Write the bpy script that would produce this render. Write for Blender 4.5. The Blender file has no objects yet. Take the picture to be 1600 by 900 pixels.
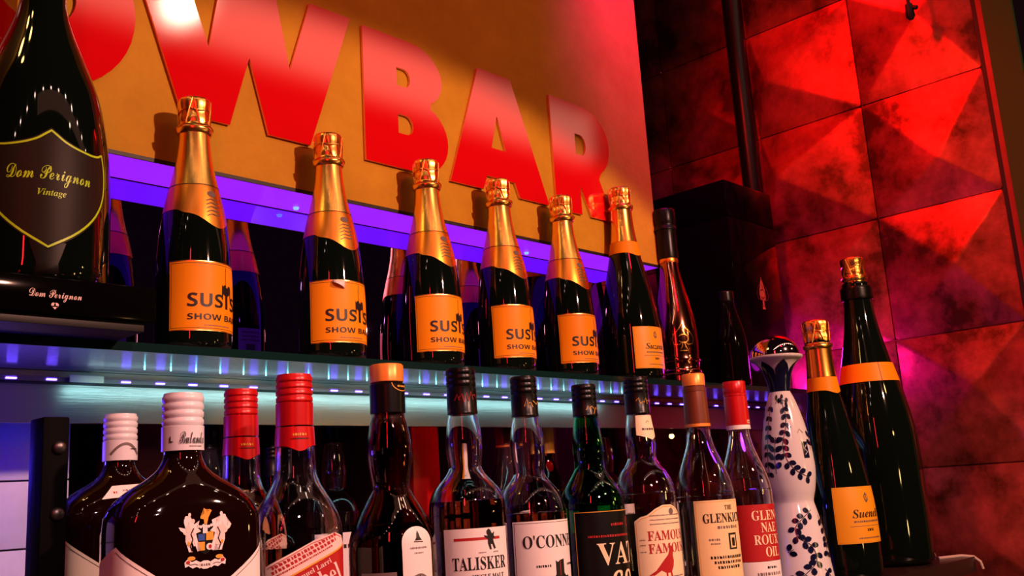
import bpy, bmesh, math, random
from mathutils import Vector, Matrix
S = bpy.context.scene
COL = S.collection
random.seed(7)
PI = math.pi

# ------------------------------------------------------------------ camera, world, light, exposure
# origin = the camera's eye; X runs right along the bar shelf, Y into the back wall, Z up (floor at -1.275)
cam = bpy.data.cameras.new('camera'); cam.sensor_width = 36; cam.lens = 34.43; cam.clip_start = .02
camo = bpy.data.objects.new('camera', cam); COL.objects.link(camo); S.camera = camo
r_, u_, f_ = (0.6926, -0.7187, -0.0621), (-0.1074, -0.1878, 0.9763), (0.7133, 0.6695, 0.2073)
camo.matrix_world = Matrix([[r_[0], u_[0], -f_[0], 0], [r_[1], u_[1], -f_[1], 0], [r_[2], u_[2], -f_[2], 0], [0, 0, 0, 1]])
S.view_settings.view_transform = 'Standard'; S.view_settings.look = 'None'
S.view_settings.gamma = 1; S.view_settings.exposure = 0.0; S.view_settings.use_curve_mapping = False
cy = S.cycles
cy.use_denoising = True; cy.max_bounces = 14; cy.transmission_bounces = 12; cy.glossy_bounces = 6; cy.diffuse_bounces = 3
cy.caustics_reflective = False; cy.caustics_refractive = False; cy.sample_clamp_indirect = 4; cy.blur_glossy = .3
W = bpy.data.worlds.new('dark_club'); S.world = W; W.use_nodes = True
W.node_tree.nodes['Background'].inputs[0].default_value = (.010, .003, .004, 1)
W.node_tree.nodes['Background'].inputs[1].default_value = .6

def light(kind, name, loc, color, power, aim=None, **kw):
    l = bpy.data.lights.new(name, kind); l.color = color; l.energy = power
    for k, v in kw.items(): setattr(l, k, v)
    o = bpy.data.objects.new(name, l); COL.objects.link(o); o.location = loc
    if aim is not None:
        o.rotation_euler = (Vector(aim) - Vector(loc)).to_track_quat('-Z', 'Y').to_euler()
    return o
WARM = (1, .47, .34)
light('SPOT', 'key_spot', (1.2, -1.0, 1.07), WARM, 176, (.85, 1.115, -1.3), spot_size=math.radians(77.6), spot_blend=.045, shadow_soft_size=.035)
light('POINT', 'ceiling_bulb', (1.481, -.60, 1.687), (1, .8, .6), 1.6, shadow_soft_size=.03)
light('SPOT', 'counter_spot', (.30, -.90, .90), (1, .54, .50), 82, (.80, .75, -.15), spot_size=math.radians(37), spot_blend=.5, shadow_soft_size=.03)  # unseen lamp added to lift the labels of the lower bottles
light('SPOT', 'red_tile_spot', (1.80, 1.0, 1.75), (1, .006, .008), 58, (2.2, .92, .50), spot_size=math.radians(70), spot_blend=1, shadow_soft_size=.04)
light('SPOT', 'red_fill_spot', (1.25, .92, 1.30), (1, .008, .006), 40, (2.2, .88, .42), spot_size=math.radians(75), spot_blend=1, shadow_soft_size=.05)
light('SPOT', 'red_panel_spot', (.9, -.6, 1.7), (1, .001, .02), 24, (1.25, 1.1, .8), spot_size=math.radians(50), spot_blend=.8, shadow_soft_size=.05)
light('SPOT', 'pink_edge_spot', (1.52, .66, 1.55), (.40, .0, 1), 62, (1.64, 1.115, 1.02), spot_size=math.radians(52), spot_blend=1, shadow_soft_size=.04)
light('AREA', 'ceiling_tube', (1.7, -.10, 1.39), (1, .42, .28), 1.15, (1.7, 1.1, .62), shape='RECTANGLE', size=3.6, size_y=.17)
light('AREA', 'red_neon_tube', (-.45, -.2, .62), (1, .02, .03), 4, (.9, .9, .2), shape='RECTANGLE', size=.05, size_y=.7)
light('POINT', 'blue_puck_lamp', (.29, 1.06, .07), (.06, .03, 1), 1.7, shadow_soft_size=.02)  # unseen source left of view, washes the white tiles and flask blue
light('POINT', 'violet_puck_lamp', (2.02, 1.17, .09), (.18, .02, 1), .10, shadow_soft_size=.02)  # unseen source giving the fascia's right end its violet light
for x in (-2.0, -1.5, -1.0, -.5, .0, .45, .9, 1.35, 1.8, 2.3, 2.8, 3.4):   # row of ceiling bulbs along the bar
    light('POINT', 'bar_bulb', (x, -.6, 2.06), (1, .64, .52), 2.3, shadow_soft_size=.034)

# ------------------------------------------------------------------ materials
def mat(name, col, rough=.5, metal=0, trans=0, ior=1.45, emit=None, estr=0, spec=.5, coat=0):
    m = bpy.data.materials.new(name); m.use_nodes = True
    b = m.node_tree.nodes['Principled BSDF']
    b.inputs['Base Color'].default_value = (*col, 1); b.inputs['Roughness'].default_value = rough
    b.inputs['Metallic'].default_value = metal; b.inputs['Transmission Weight'].default_value = trans
    b.inputs['IOR'].default_value = ior; b.inputs['Specular IOR Level'].default_value = spec
    b.inputs['Coat Weight'].default_value = coat; b.inputs['Coat Roughness'].default_value = .05
    if emit: b.inputs['Emission Color'].default_value = (*emit, 1); b.inputs['Emission Strength'].default_value = estr
    return m
def nodes(m): return m.node_tree.nodes, m.node_tree.links, m.node_tree.nodes['Principled BSDF']
def add_bump(m, scale, strength, dist=.001, stretch=None, detail=4):
    n, l, b = nodes(m)
    tc = n.new('ShaderNodeTexCoord'); no = n.new('ShaderNodeTexNoise'); bp = n.new('ShaderNodeBump')
    no.inputs['Scale'].default_value = scale; no.inputs['Detail'].default_value = detail
    bp.inputs['Strength'].default_value = strength; bp.inputs['Distance'].default_value = dist
    if stretch:
        mp = n.new('ShaderNodeMapping'); mp.inputs['Scale'].default_value = stretch
        l.new(tc.outputs['Object'], mp.inputs[0]); l.new(mp.outputs[0], no.inputs['Vector'])
    else: l.new(tc.outputs['Object'], no.inputs['Vector'])
    l.new(no.outputs['Fac'], bp.inputs['Height']); l.new(bp.outputs[0], b.inputs['Normal'])
    return no
def add_mottle(m, scale, c1, c2, lo=.35, hi=.65, rough=None, detail=6, stretch=None):
    n, l, b = nodes(m)
    tc = n.new('ShaderNodeTexCoord'); no = n.new('ShaderNodeTexNoise'); cr = n.new('ShaderNodeValToRGB')
    no.inputs['Scale'].default_value = scale; no.inputs['Detail'].default_value = detail; no.inputs['Roughness'].default_value = .65
    cr.color_ramp.elements[0].position = lo; cr.color_ramp.elements[1].position = hi
    cr.color_ramp.elements[0].color = (*c1, 1); cr.color_ramp.elements[1].color = (*c2, 1)
    if stretch:
        mp = n.new('ShaderNodeMapping'); mp.inputs['Scale'].default_value = stretch
        l.new(tc.outputs['Object'], mp.inputs[0]); l.new(mp.outputs[0], no.inputs['Vector'])
    else: l.new(tc.outputs['Object'], no.inputs['Vector'])
    l.new(no.outputs['Fac'], cr.inputs[0]); l.new(cr.outputs[0], b.inputs['Base Color'])
    if rough:
        mr = n.new('ShaderNodeMapRange'); mr.inputs[3].default_value, mr.inputs[4].default_value = rough
        l.new(no.outputs['Fac'], mr.inputs[0]); l.new(mr.outputs[0], b.inputs['Roughness'])
M = {}
M['wall'] = mat('gold_wall_paint', (.52, .23, .03), .6, spec=.1)
add_mottle(M['wall'], 9, (.50, .25, .016), (.64, .335, .026), .3, .7); add_bump(M['wall'], 120, .7, .0016, detail=8)
M['letter'] = mat('red_letter_lacquer', (.66, .002, .005), .2, spec=.7)
def lacquer(m, gloss, rough):
    n, l, b = nodes(m)
    g = n.new('ShaderNodeBsdfGlossy'); g.distribution = 'BECKMANN'; g.inputs['Roughness'].default_value = rough; g.inputs['Color'].default_value = (gloss, gloss, gloss, 1)
    d = n.new('ShaderNodeBsdfDiffuse'); d.inputs['Color'].default_value = b.inputs['Base Color'].default_value[:]
    a = n.new('ShaderNodeAddShader'); l.new(d.outputs[0], a.inputs[0]); l.new(g.outputs[0], a.inputs[1])
    l.new(a.outputs[0], n['Material Output'].inputs['Surface']); n.remove(b)
lacquer(M['letter'], .40, .12)
M['letter_side'] = mat('letter_edge', (.6, .005, .006), .5)
M['dark_glass'] = mat('black_green_glass', (.0025, .005, .003), .04, spec=.5)
M['brown_glass'] = mat('brown_glass', (.006, .0012, .0008), .04, spec=.5)
M['gold'] = mat('gold_foil', (1, .56, .12), .27, 1)
add_bump(M['gold'], 70, .22, .002, stretch=(1, 1, .35))
M['gold_smooth'] = mat('gold_plain_foil', (1, .5, .10), .24, 1); add_bump(M['gold_smooth'], 60, .12, .002, stretch=(1, 1, .15))
M['collar'] = mat('orange_gold_collar', (1, .36, .05), .32, 1); add_bump(M['collar'], 50, .12, .001)
M['orange'] = mat('orange_label_paper', (.92, .30, .004), .45, spec=.2)
M['yellow'] = mat('yellow_orange_label_paper', (.95, .40, .012), .45)
M['ink'] = mat('black_ink', (.008, .006, .005), .45)
M['silver_ink'] = mat('gold_edge_ink', (.9, .6, .2), .3, 1)
M['lilac'] = mat('white_back_label', (.8, .75, .8), .5)
M['white'] = mat('white_label_paper', (.82, .74, .70), .5)
M['cream'] = mat('cream_label_paper', (.86, .68, .42), .5)
M['buff'] = mat('buff_label_paper', (.85, .60, .30), .5)
M['redlab'] = mat('red_label_paper', (.42, .012, .014), .4)
M['redcap'] = mat('red_cap_metal', (.55, .006, .008), .3, .25)
M['whitecap'] = mat('white_cap_enamel', (.70, .68, .72), .3)
M['blackcap'] = mat('black_cap_plastic', (.0025, .002, .002), .3, spec=.25)
M['blacklab'] = mat('black_label_paper', (.003, .0025, .002), .45, spec=.2)
M['orangecap'] = mat('orange_gold_cap_top', (.85, .28, .04), .35, .3)
M['browncap'] = mat('brown_cap_sleeve', (.16, .035, .012), .35, .2)
M['redink'] = mat('red_ink', (.42, .012, .012), .5)
M['greyink'] = mat('grey_ink', (.16, .12, .11), .5)
M['yellowink'] = mat('acid_yellow_ink', (.50, .80, .012), .4)
M['shield'] = mat('dark_brown_shield_label', (.016, .010, .0065), .5, spec=.2)
M['stem'] = mat('dark_label_stem', (.005, .0035, .0025), .4, spec=.2)
M['pinkink'] = mat('pale_pink_ink', (.85, .62, .56), .5)
M['glass'] = mat('clear_glass', (1, 1, 1), 0, 0, 1, 1.46)
M['smoke'] = mat('smoked_brown_glass', (.30, .11, .055), 0, 0, 1, 1.46)
M['green'] = mat('green_glass', (.03, .42, .14), 0, 0, 1, 1.46)
M['whisky'] = mat('whisky', (.60, .17, .02), 0, 0, 1, 1.36)
M['whisky_dark'] = mat('dark_whisky', (.16, .025, .008), 0, 0, 1, 1.36)
M['whisky_pale'] = mat('pale_whisky', (.80, .40, .12), 0, 0, 1, 1.36)
M['lacquer'] = mat('black_lacquer', (.002, .0015, .0015), .08, spec=.06)
M['rail'] = mat('led_rail_metal', (.25, .20, .22), .35, .8)
M['steel'] = mat('brushed_steel', (.50, .47, .45), .30, .85); add_bump(M['steel'], 900, .5, .0004, stretch=(.01, 1, 1))
M['shelfglass'] = mat('frosted_shelf_glass', (.40, .40, .40), .20, .5); add_bump(M['shelfglass'], 900, .5, .0004, stretch=(.01, 1, 1))
M['shelfedge'] = mat('teal_glass_edge', (.004, .02, .018), .1)
M['mirror'] = mat('mirror_silvering', (.44, .25, .95), .012, 1)
M['tile'] = mat('red_copper_tile', (.7, .10, .05), .33, .75)
add_mottle(M['tile'], 7, (.10, .022, .008), (.85, .13, .11), .38, .66, (.46, .22)); add_bump(M['tile'], 30, .15, .003)
M['tile_flat'] = mat('dark_red_board', (.35, .03, .02), .4)
add_mottle(M['tile_flat'], 6, (.20, .012, .008), (.45, .03, .02), .3, .7)
M['backwall'] = mat('dim_back_wall', (.035, .006, .005), .6, spec=.2)
M['black'] = mat('matt_black', (.006, .005, .005), .5)
M['blackgloss'] = mat('glossy_dark_post', (.006, .003, .005), .3, spec=.3)
M['woodblack'] = mat('black_stained_wood', (.0012, .001, .001), .6, spec=.04); add_bump(M['woodblack'], 40, .6, .003, stretch=(1, 1, .2))
M['bolt'] = mat('dark_bolt_steel', (.10, .09, .09), .35, .9)
M['plank'] = mat('white_glazed_tile', (.55, .55, .66), .35)
add_mottle(M['plank'], 12, (.44, .44, .56), (.58, .58, .70), .3, .7)
M['grout'] = mat('dark_joint', (.03, .025, .03), .8)
M['counter'] = mat('dark_counter_top', (.02, .011, .009), .3)
M['pale'] = mat('pale_edging', (.55, .42, .38), .5)
M['floor'] = mat('dark_floor', (.02, .015, .013), .5)
M['olive'] = mat('olive_plaster', (.055, .11, .02), .7, spec=.2)
M['porcelain'] = mat('white_porcelain', (.68, .64, .65), .14)
M['cobalt'] = mat('dark_cobalt_glaze', (.006, .007, .03), .15)
M['chrome'] = mat('polished_stopper', (.72, .60, .60), .07, 1)
M['rose'] = mat('rose_metal_glass', (.42, .15, .10), .12, 1)
M['panel_led'] = mat('violet_light_panel', (.4, .3, .5), .35, emit=(.30, .012, .92), estr=1.12)
M['panel_led2'] = mat('blue_light_dot', (.1, .1, .2), .3, emit=(.05, .10, 1), estr=6)
M['led_v'] = mat('violet_led', (.2, .1, .4), .3, emit=(.13, .06, 1), estr=18)
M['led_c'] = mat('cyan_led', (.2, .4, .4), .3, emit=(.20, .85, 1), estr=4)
M['blue_paint'] = mat('blue_enamel', (.03, .08, .35), .4)
M['gold_paint'] = mat('gold_enamel', (.75, .36, .04), .4)

# ------------------------------------------------------------------ mesh helpers
def link(name, me, mats, parent=None, smooth=40):
    o = bpy.data.objects.new(name, me); COL.objects.link(o)
    for m in (mats if isinstance(mats, (list, tuple)) else [mats]): me.materials.append(m)
    if smooth:
        me.polygons.foreach_set('use_smooth', [True] * len(me.polygons)); me.set_sharp_from_angle(angle=math.radians(smooth))
    if parent: o.parent = parent
    return o
def tag(o, label=None, cat=None, group=None, kind=None):
    if label: o['label'] = label
    if cat: o['category'] = cat
    if group: o['group'] = group
    if kind: o['kind'] = kind
    return o
def root(name, loc, rz, label, cat, group=None):
    o = bpy.data.objects.new(name, None); COL.objects.link(o); o.empty_display_size = .02
    o.location = loc; o.rotation_euler = (0, 0, rz)
    return tag(o, label, cat, group)
def from_bm(bm):
    me = bpy.data.meshes.new('mesh'); bm.to_mesh(me); bm.free(); return me
def pydata(v, f):
    me = bpy.data.meshes.new('mesh'); me.from_pydata(v, [], f); me.update(); return me
def box_bm(boxes, bevel=0):
    bm = bmesh.new()
    for (x0, x1, y0, y1, z0, z1) in boxes:
        r = bmesh.ops.create_cube(bm, size=1)
        for v in r['verts']:
            v.co = Vector(((x0 + x1) / 2 + v.co.x * (x1 - x0), (y0 + y1) / 2 + v.co.y * (y1 - y0), (z0 + z1) / 2 + v.co.z * (z1 - z0)))
    if bevel: bmesh.ops.bevel(bm, geom=list(bm.edges), offset=bevel, segments=2, affect='EDGES', profile=.5)
    return bm
def box(name, b, m, parent=None, bevel=0):
    return link(name, from_bm(box_bm([b], bevel)), m, parent, 40 if bevel else 0)
def spl(pts, k=5):
    """Catmull-Rom through (r, z) points; a repeated point is a corner."""
    runs, cur = [], [pts[0]]
    for a, b in zip(pts, pts[1:]):
        if a == b: runs.append(cur); cur = [b]
        else: cur.append(b)
    runs.append(cur); out = []
    for run in runs:
        if len(run) < 3: out += run; continue
        P = [run[0]] + run + [run[-1]]
        for i in range(1, len(P) - 2):
            for j in range(k):
                t = j / k; t2, t3 = t * t, t ** 3
                out.append(tuple(.5 * (2 * P[i][c] + (P[i + 1][c] - P[i - 1][c]) * t + (2 * P[i - 1][c] - 5 * P[i][c] + 4 * P[i + 1][c] - P[i + 2][c]) * t2 +
                                       (3 * P[i][c] - P[i - 1][c] - 3 * P[i + 1][c] + P[i + 2][c]) * t3) for c in range(len(run[0]))))
        out.append(run[-1])
    res = []
    for p in out:
        if not res or max(abs(a - b) for a, b in zip(p, res[-1])) > 1e-6: res.append(p)
    return res
def ring_pts(a, b, n, z, N, mod=None):
    out = []
    for i in range(N):
        t = 2 * PI * i / N - PI / 2
        c, s = math.cos(t), math.sin(t)
        x = a * math.copysign(abs(c) ** (2 / n), c); y = b * math.copysign(abs(s) ** (2 / n), s)
        k = 1 if mod is None else mod(t + PI / 2, z)
        out.append((x * k, y * k, z))
    return out
def loft(rows, N=56, mod=None, cap0=True, cap1=True):
    """rows of (r, z) or (a, b, n, z)."""
    v, f = [], []
    for r in rows:
        a, b, n, z = (r[0], r[0], 2, r[1]) if len(r) == 2 else r
        v += ring_pts(a, b, n, z, N, mod)
    for k in range(len(rows) - 1):
        for i in range(N):
            j = (i + 1) % N
            f.append((k * N + i, k * N + j, (k + 1) * N + j, (k + 1) * N + i))
    if cap0: f.append(tuple(reversed(range(N))))
    if cap1: f.append(tuple(range((len(rows) - 1) * N, len(rows) * N)))
    return pydata(v, f)
def lathe(name, rows, m, parent=None, N=56, mod=None, smooth=40, cap0=True, cap1=True):
    return link(name, loft(rows, N, mod, cap0, cap1), m, parent, smooth)
def interp(prof):
    P = sorted([(p[-1], p[0]) for p in prof])
    def R(z):
        if z <= P[0][0]: return P[0][1]
        for (z0, r0), (z1, r1) in zip(P, P[1:]):
            if z <= z1: return r0 + (r1 - r0) * (0 if z1 == z0 else (z - z0) / (z1 - z0))
        return P[-1][1]
    return R
def tube_bm(bm, pts, r, n=8, taper=None):
    P = [Vector(p) for p in pts]; rings = []
    for i, p in enumerate(P):
        d = (P[min(i + 1, len(P) - 1)] - P[max(i - 1, 0)]).normalized()
        a = d.cross(Vector((.31, .57, .76))).normalized(); b = d.cross(a)
        rr = r * (1 if taper is None else taper[i])
        rings.append([bm.verts.new(p + rr * (math.cos(2 * PI * k / n) * a + math.sin(2 * PI * k / n) * b)) for k in range(n)])
    for q, w in zip(rings, rings[1:]):
        for k in range(n): bm.faces.new((q[k], q[(k + 1) % n], w[(k + 1) % n], w[k]))
    bm.faces.new(rings[0][::-1]); bm.faces.new(rings[-1])

# ------------------------------------------------------------------ lettering and labels
_F = {'serif': (0x1d400, 0x1d41a, 0x1d7ce), 'script': (0x1d4d0, 0x1d4ea, None), 'italic': (0x1d468, 0x1d482, None), 'sans': (0x1d5d4, 0x1d5ee, 0x1d7ec)}
_tc = {}
def text_mesh(s, style):
    if (s, style) in _tc: return _tc[(s, style)]
    t = ''
    if style in _F:
        u, lo, dg = _F[style]
        for c in s:
            if 'A' <= c <= 'Z': t += chr(u + ord(c) - 65)
            elif 'a' <= c <= 'z': t += chr(lo + ord(c) - 97)
            elif c.isdigit() and dg: t += chr(dg + int(c))
            else: t += c
    else: t = s
    cu = bpy.data.curves.new('lettering', 'FONT'); cu.body = t; cu.size = 1; cu.resolution_u = 4
    o = bpy.data.objects.new('lettering', cu); COL.objects.link(o)
    bpy.context.view_layer.update()
    me = o.evaluated_get(bpy.context.evaluated_depsgraph_get()).to_mesh()
    v = [(p.co.x, p.co.y) for p in me.vertices]; f = [tuple(p.vertices) for p in me.polygons]
    bpy.data.objects.remove(o); bpy.data.curves.remove(cu)
    x0, x1 = min(p[0] for p in v), max(p[0] for p in v); y0, y1 = min(p[1] for p in v), max(p[1] for p in v)
    v = [((x - x0) / (x1 - x0), (y - y0) / (y1 - y0)) for x, y in v]
    _tc[(s, style)] = (v, f, (x1 - x0) / (y1 - y0))
    return _tc[(s, style)]
def arc(cx, cy, rx, ry, a0, a1, n=12):
    return [(cx + rx * math.cos(math.radians(a0 + (a1 - a0) * i / n)), cy + ry * math.sin(math.radians(a0 + (a1 - a0) * i / n))) for i in range(n + 1)]
class Deco:
    """flat printed shapes in (u, v), later wrapped round a surface: each with its own ink"""
    def __init__(s): s.items = []; s.mats = []
    def mi(s, m):
        if m not in s.mats: s.mats.append(m)
        return s.mats.index(m)
    def poly(s, pts, m, lift=0): s.items.append((list(pts), [tuple(range(len(pts)))], s.mi(m), lift)); return s
    def rect(s, u0, u1, v0, v1, m, lift=0): return s.poly([(u0, v0), (u1, v0), (u1, v1), (u0, v1)], m, lift)
    def ell(s, cx, cy, rx, ry, m, lift=1, n=14): return s.poly(arc(cx, cy, rx, ry, 0, 360 * (n - 1) / n, n - 1), m, lift)
    def line(s, pts, w, m, lift=1, closed=False):
        P = [Vector(p) for p in pts]; n = len(P); L, Rr = [], []
        for i in range(n):
            a = P[i - 1] if (i > 0 or closed) else P[i]; b = P[(i + 1) % n] if (i < n - 1 or closed) else P[i]
            d = (b - a).normalized(); q = Vector((-d.y, d.x)) * w / 2
            L.append(P[i] + q); Rr.append(P[i] - q)
        v = [tuple(p) for p in L + Rr]; f = []
        for i in range(n if closed else n - 1):
            j = (i + 1) % n; f.append((i, n + i, n + j, j))
        s.items.append((v, f, s.mi(m), lift)); return s
    def text(s, t, cu, cv, m, w=None, h=None, style='serif', rot=0, lift=2, shear=0):
        v, f, asp = text_mesh(t, style)
        if w is None: w = h * asp
        if h is None: h = w / asp
        c, sn = math.cos(math.radians(rot)), math.sin(math.radians(rot)); q = []
        for x, y in v:
            X, Y = (x - .5) * w, (y - .5) * h; X += shear * Y
            q.append((cu + c * X - sn * Y, cv + sn * X + c * Y))
        s.items.append((q, f, s.mi(m), lift)); return s
    def dashes(s, u0, u1, v, h, m, seed=1, lift=1, rot=0):
        """small print too fine to read: a row of short marks"""
        rd = random.Random(seed); u = u0; cu = (u0 + u1) / 2; c, sn = math.cos(math.radians(rot)), math.sin(math.radians(rot))
        while u < u1:
            w = min(h * rd.uniform(.35, 1.0), u1 - u)
            q = [(u - cu, -h / 2), (u - cu + w, -h / 2), (u - cu + w, h / 2 * rd.uniform(.3, 1)), (u - cu, h / 2)]
            s.poly([(cu + c * x - sn * y, v + sn * x + c * y) for x, y in q], m, lift)
            u += w + h * rd.uniform(.25, .5)
        return s
    def mesh(s, fn, du=.004, dv=.010, base=.0005, step=.00018):
        bm = bmesh.new()
        for v, f, mi, lift in s.items:
            b = bmesh.new(); vs = [b.verts.new((p[0], p[1], 0)) for p in v]
            for q in f:
                try: b.faces.new([vs[i] for i in q])
                except ValueError: pass
            bmesh.ops.triangulate(b, faces=b.faces)
            bmesh.ops.recalc_face_normals(b, faces=b.faces)
            for q in list(b.faces):
                if q.normal.z < 0: q.normal_flip()
            for ax, dd in ((0, du), (1, dv)):
                if not dd: continue
                lo = min(p[ax] for p in v); hi = max(p[ax] for p in v)
                k = math.floor(lo / dd) + 1
                while k * dd < hi:
                    co = [0, 0, 0]; co[ax] = k * dd; no = [0, 0, 0]; no[ax] = 1
                    bmesh.ops.bisect_plane(b, geom=list(b.verts) + list(b.edges) + list(b.faces), plane_co=co, plane_no=no, dist=1e-7); k += 1
            mp = {q: bm.verts.new(fn(q.co.x, q.co.y, base + step * lift)) for q in b.verts}
            for q in b.faces:
                try: nf = bm.faces.new([mp[w] for w in q.verts]); nf.material_index = mi
                except ValueError: pass
            b.free()
        return from_bm(bm)
    def build(s, name, fn, parent=None, smooth=30, **kw):
        return link(name, s.mesh(fn, **kw), s.mats, parent, smooth)
def wrap(R, Rref=None):
    """(u, v) -> round a lathe surface whose radius at height v is R(v); u = 0 faces local -Y"""
    R_ = R if callable(R) else (lambda z: R)
    def fn(u, v, off):
        r = R_(v); t = u / (Rref or r); r += off
        return (r * math.sin(t), -r * math.cos(t), v)
    return fn
def wrap_sq(a, b, n):
    P = [(x, y) for x, y, _ in ring_pts(a, b, n, 0, 400)]; L = [0]
    for i in range(400): L.append(L[-1] + math.dist(P[i], P[(i + 1) % 400]))
    T = L[-1]
    def fn(u, v, off):
        q = u % T; lo, hi = 0, 400
        while hi - lo > 1:
            m = (lo + hi) // 2
            if L[m] <= q: lo = m
            else: hi = m
        p0, p1 = P[lo % 400], P[(lo + 1) % 400]; t = (q - L[lo]) / max(1e-9, L[lo + 1] - L[lo])
        d = Vector((p1[0] - p0[0], p1[1] - p0[1])).normalized()
        return (p0[0] + t * (p1[0] - p0[0]) + d.y * off, p0[1] + t * (p1[1] - p0[1]) - d.x * off, v)
    return fn
def flatY(X, Y, Z):
    """(u, v) -> a vertical plane facing -Y"""
    return lambda u, v, off: (X + u, Y - off, Z + v)
def face_cam(x, y, rel): return -math.atan2(x, y) + math.radians(rel)

# ------------------------------------------------------------------ the room and the bar fittings
tag(box('floor', (-1.5, 3.0, -1.6, 2.2, -1.30, -1.275), M['floor']), kind='structure')
# sign wall above the mirror
SIGN_Y, MIR_Y, SOF = 1.115, 1.2, .4386
tag(box('wall_back', (-.35, 1.63, SIGN_Y, MIR_Y + .05, SOF + .003, 1.75), M['wall']), kind='structure')
tag(box('wall_behind', (-.6, 2.35, 1.80, 1.85, -1.275, 1.75), M['backwall']), kind='structure')
t = root('light_panel', (0, 0, 0), 0, 'violet glowing light panel running under the red lettered sign', 'light panel')
box('diffuser', (-.35, 1.63, SIGN_Y + .002, MIR_Y - .004, SOF - .002, SOF + .003), M['panel_led'], t)
box('front_lip', (-.35, 1.63, SIGN_Y, SIGN_Y + .002, SOF - .0022, SOF + .003), M['black'], t)
for x in (.30, .80, 1.30):
    bm = bmesh.new(); bmesh.ops.create_cone(bm, cap_ends=True, segments=14, radius1=.0035, radius2=.0045, depth=.003)
    d = link('spot', from_bm(bm), M['panel_led2'], t); d.location = (x, 1.178, SOF - .0035)
tag(box('mirror', (-.35, 1.63, MIR_Y, MIR_Y + .006, .190, SOF - .0025), M['mirror']), 'dark mirror strip behind the champagne bottles under the violet panel', 'mirror')
# shelf
t = root('glass_shelf', (0, 0, 0), 0, 'long frosted glass shelf carrying the champagne row', 'shelf')
link('pane', from_bm(box_bm([(-.35, 2.185, 1.032, MIR_Y - .001, .181, .190), (1.66, 2.185, MIR_Y - .001, 1.33, .181, .190)])), M['shelfglass'], t, 0)
box('front_edge', (-.35, 2.185, 1.029, 1.032, .1805, .1905), M['shelfedge'], t)
tag(box('metal_fascia', (-.35, 2.19, MIR_Y, MIR_Y + .008, .1185, .1805), M['steel']), 'brushed metal fascia band under the glass shelf', 'fascia')
t = root('led_strip', (0, 0, 0), 0, 'strip of violet and cyan lights under the glass shelf', 'light strip')
link('rail', from_bm(box_bm([(-.35, 2.185, 1.188, 1.1995, .1660, .1705), (-.35, 2.185, 1.1845, 1.1995, .1706, .1716)])), M['rail'], t, 0)  # upper box is a lip added to stop the lights shining upward
box('shade', (-.35, 2.185, 1.187, 1.1995, .1640, .1660), M['black'], t)
bm = box_bm([(-.006, .006, -.0012, .0012, -.0010, .0010)], .0006); led0 = link('led', from_bm(bm), M['led_v'], t); led0.location = (.28, 1.1872, .1684)
bm = box_bm([(-.0008, .0008, -.0008, .0008, -.0055, 0)], .0004); c0 = link('led', from_bm(bm), M['led_c'], t); c0.location = (.545, 1.125, .1810)  # glowing rods stand in for cyan glints reflected in the glass underside
for k in range(1, 43):
    o = led0.copy(); COL.objects.link(o); o.location.x = .28 + .0452 * k
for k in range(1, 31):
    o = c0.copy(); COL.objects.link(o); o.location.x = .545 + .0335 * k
light('AREA', 'led_glow_up', (1.02, 1.165, .174), (.50, .82, .9), .05, (1.02, 1.15, .3), shape='RECTANGLE', size=1.05, size_y=.012)
light('AREA', 'led_glow_down', (1.02, 1.16, .162), (.36, .80, .84), .19, (1.02, 1.2, .13), shape='RECTANGLE', size=1.05, size_y=.008)
light('POINT', 'shelf_end_glow', (2.0754, 1.0, .2585), (.9, .02, 1), .8, shadow_soft_size=.03)  # added lamp hidden behind a bottle neck, tints the tiles magenta
light('POINT', 'led_end_glow', (2.12, 1.12, .21), (.50, .02, 1), 3.5, shadow_soft_size=.012)  # added lamp hidden beside the gift box, throws violet on the tiles
# a scrap of paper tape hanging on the rail
tag(box('paper_tag', (.480, .521, 1.1822, 1.1832, .1655, .1740), M['cream']), 'cream paper tag stuck under the light strip at left', 'paper tag')
# letters
BL, CH, LT = .509, .729, .005
def letter(name, outer, holes, label):
    bm = bmesh.new(); edges = []
    for loop in [outer] + holes:
        vs = [bm.verts.new((x, 0, z)) for x, z in loop]
        edges += [bm.edges.new((vs[i], vs[(i + 1) % len(vs)])) for i in range(len(vs))]
    bmesh.ops.triangle_fill(bm, use_beauty=True, edges=edges)
    bmesh.ops.recalc_face_normals(bm, faces=bm.faces)
    fs = list(bm.faces)
    if fs[0].normal.y > 0:
        for q in fs: q.normal_flip()
    r = bmesh.ops.extrude_face_region(bm, geom=fs, use_keep_orig=True)
    for v in [g for g in r['geom'] if isinstance(g, bmesh.types.BMVert)]: v.co.y = -LT
    bmesh.ops.recalc_face_normals(bm, faces=bm.faces)
    me = from_bm(bm)
    cx = sum(p[0] for p in outer) / len(outer)
    for v in me.vertices: v.co.x -= cx; v.co.z -= BL
    o = link(name, me, M['letter'], None, 0); o.location = (cx, SIGN_Y - .0005, BL)
    tag(o, label, 'letter', 'red sign letters'); return o
letter('sign_letter', arc(.398, .618, .120, .118, 0, 352, 44), [arc(.398, .618, .046, .042, 0, 350, 32)], 'red letter O partly behind the largest bottle at left')
letter('sign_letter', [(.504, CH), (.582, .509), (.651, .509), (.6815, .615), (.711, .509), (.780, .509), (.857, CH + .003), (.783, CH + .003), (.747, .615), (.7235, CH), (.640, CH), (.620, .612), (.578, CH)], [], 'red letter W on the gold wall')
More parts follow.
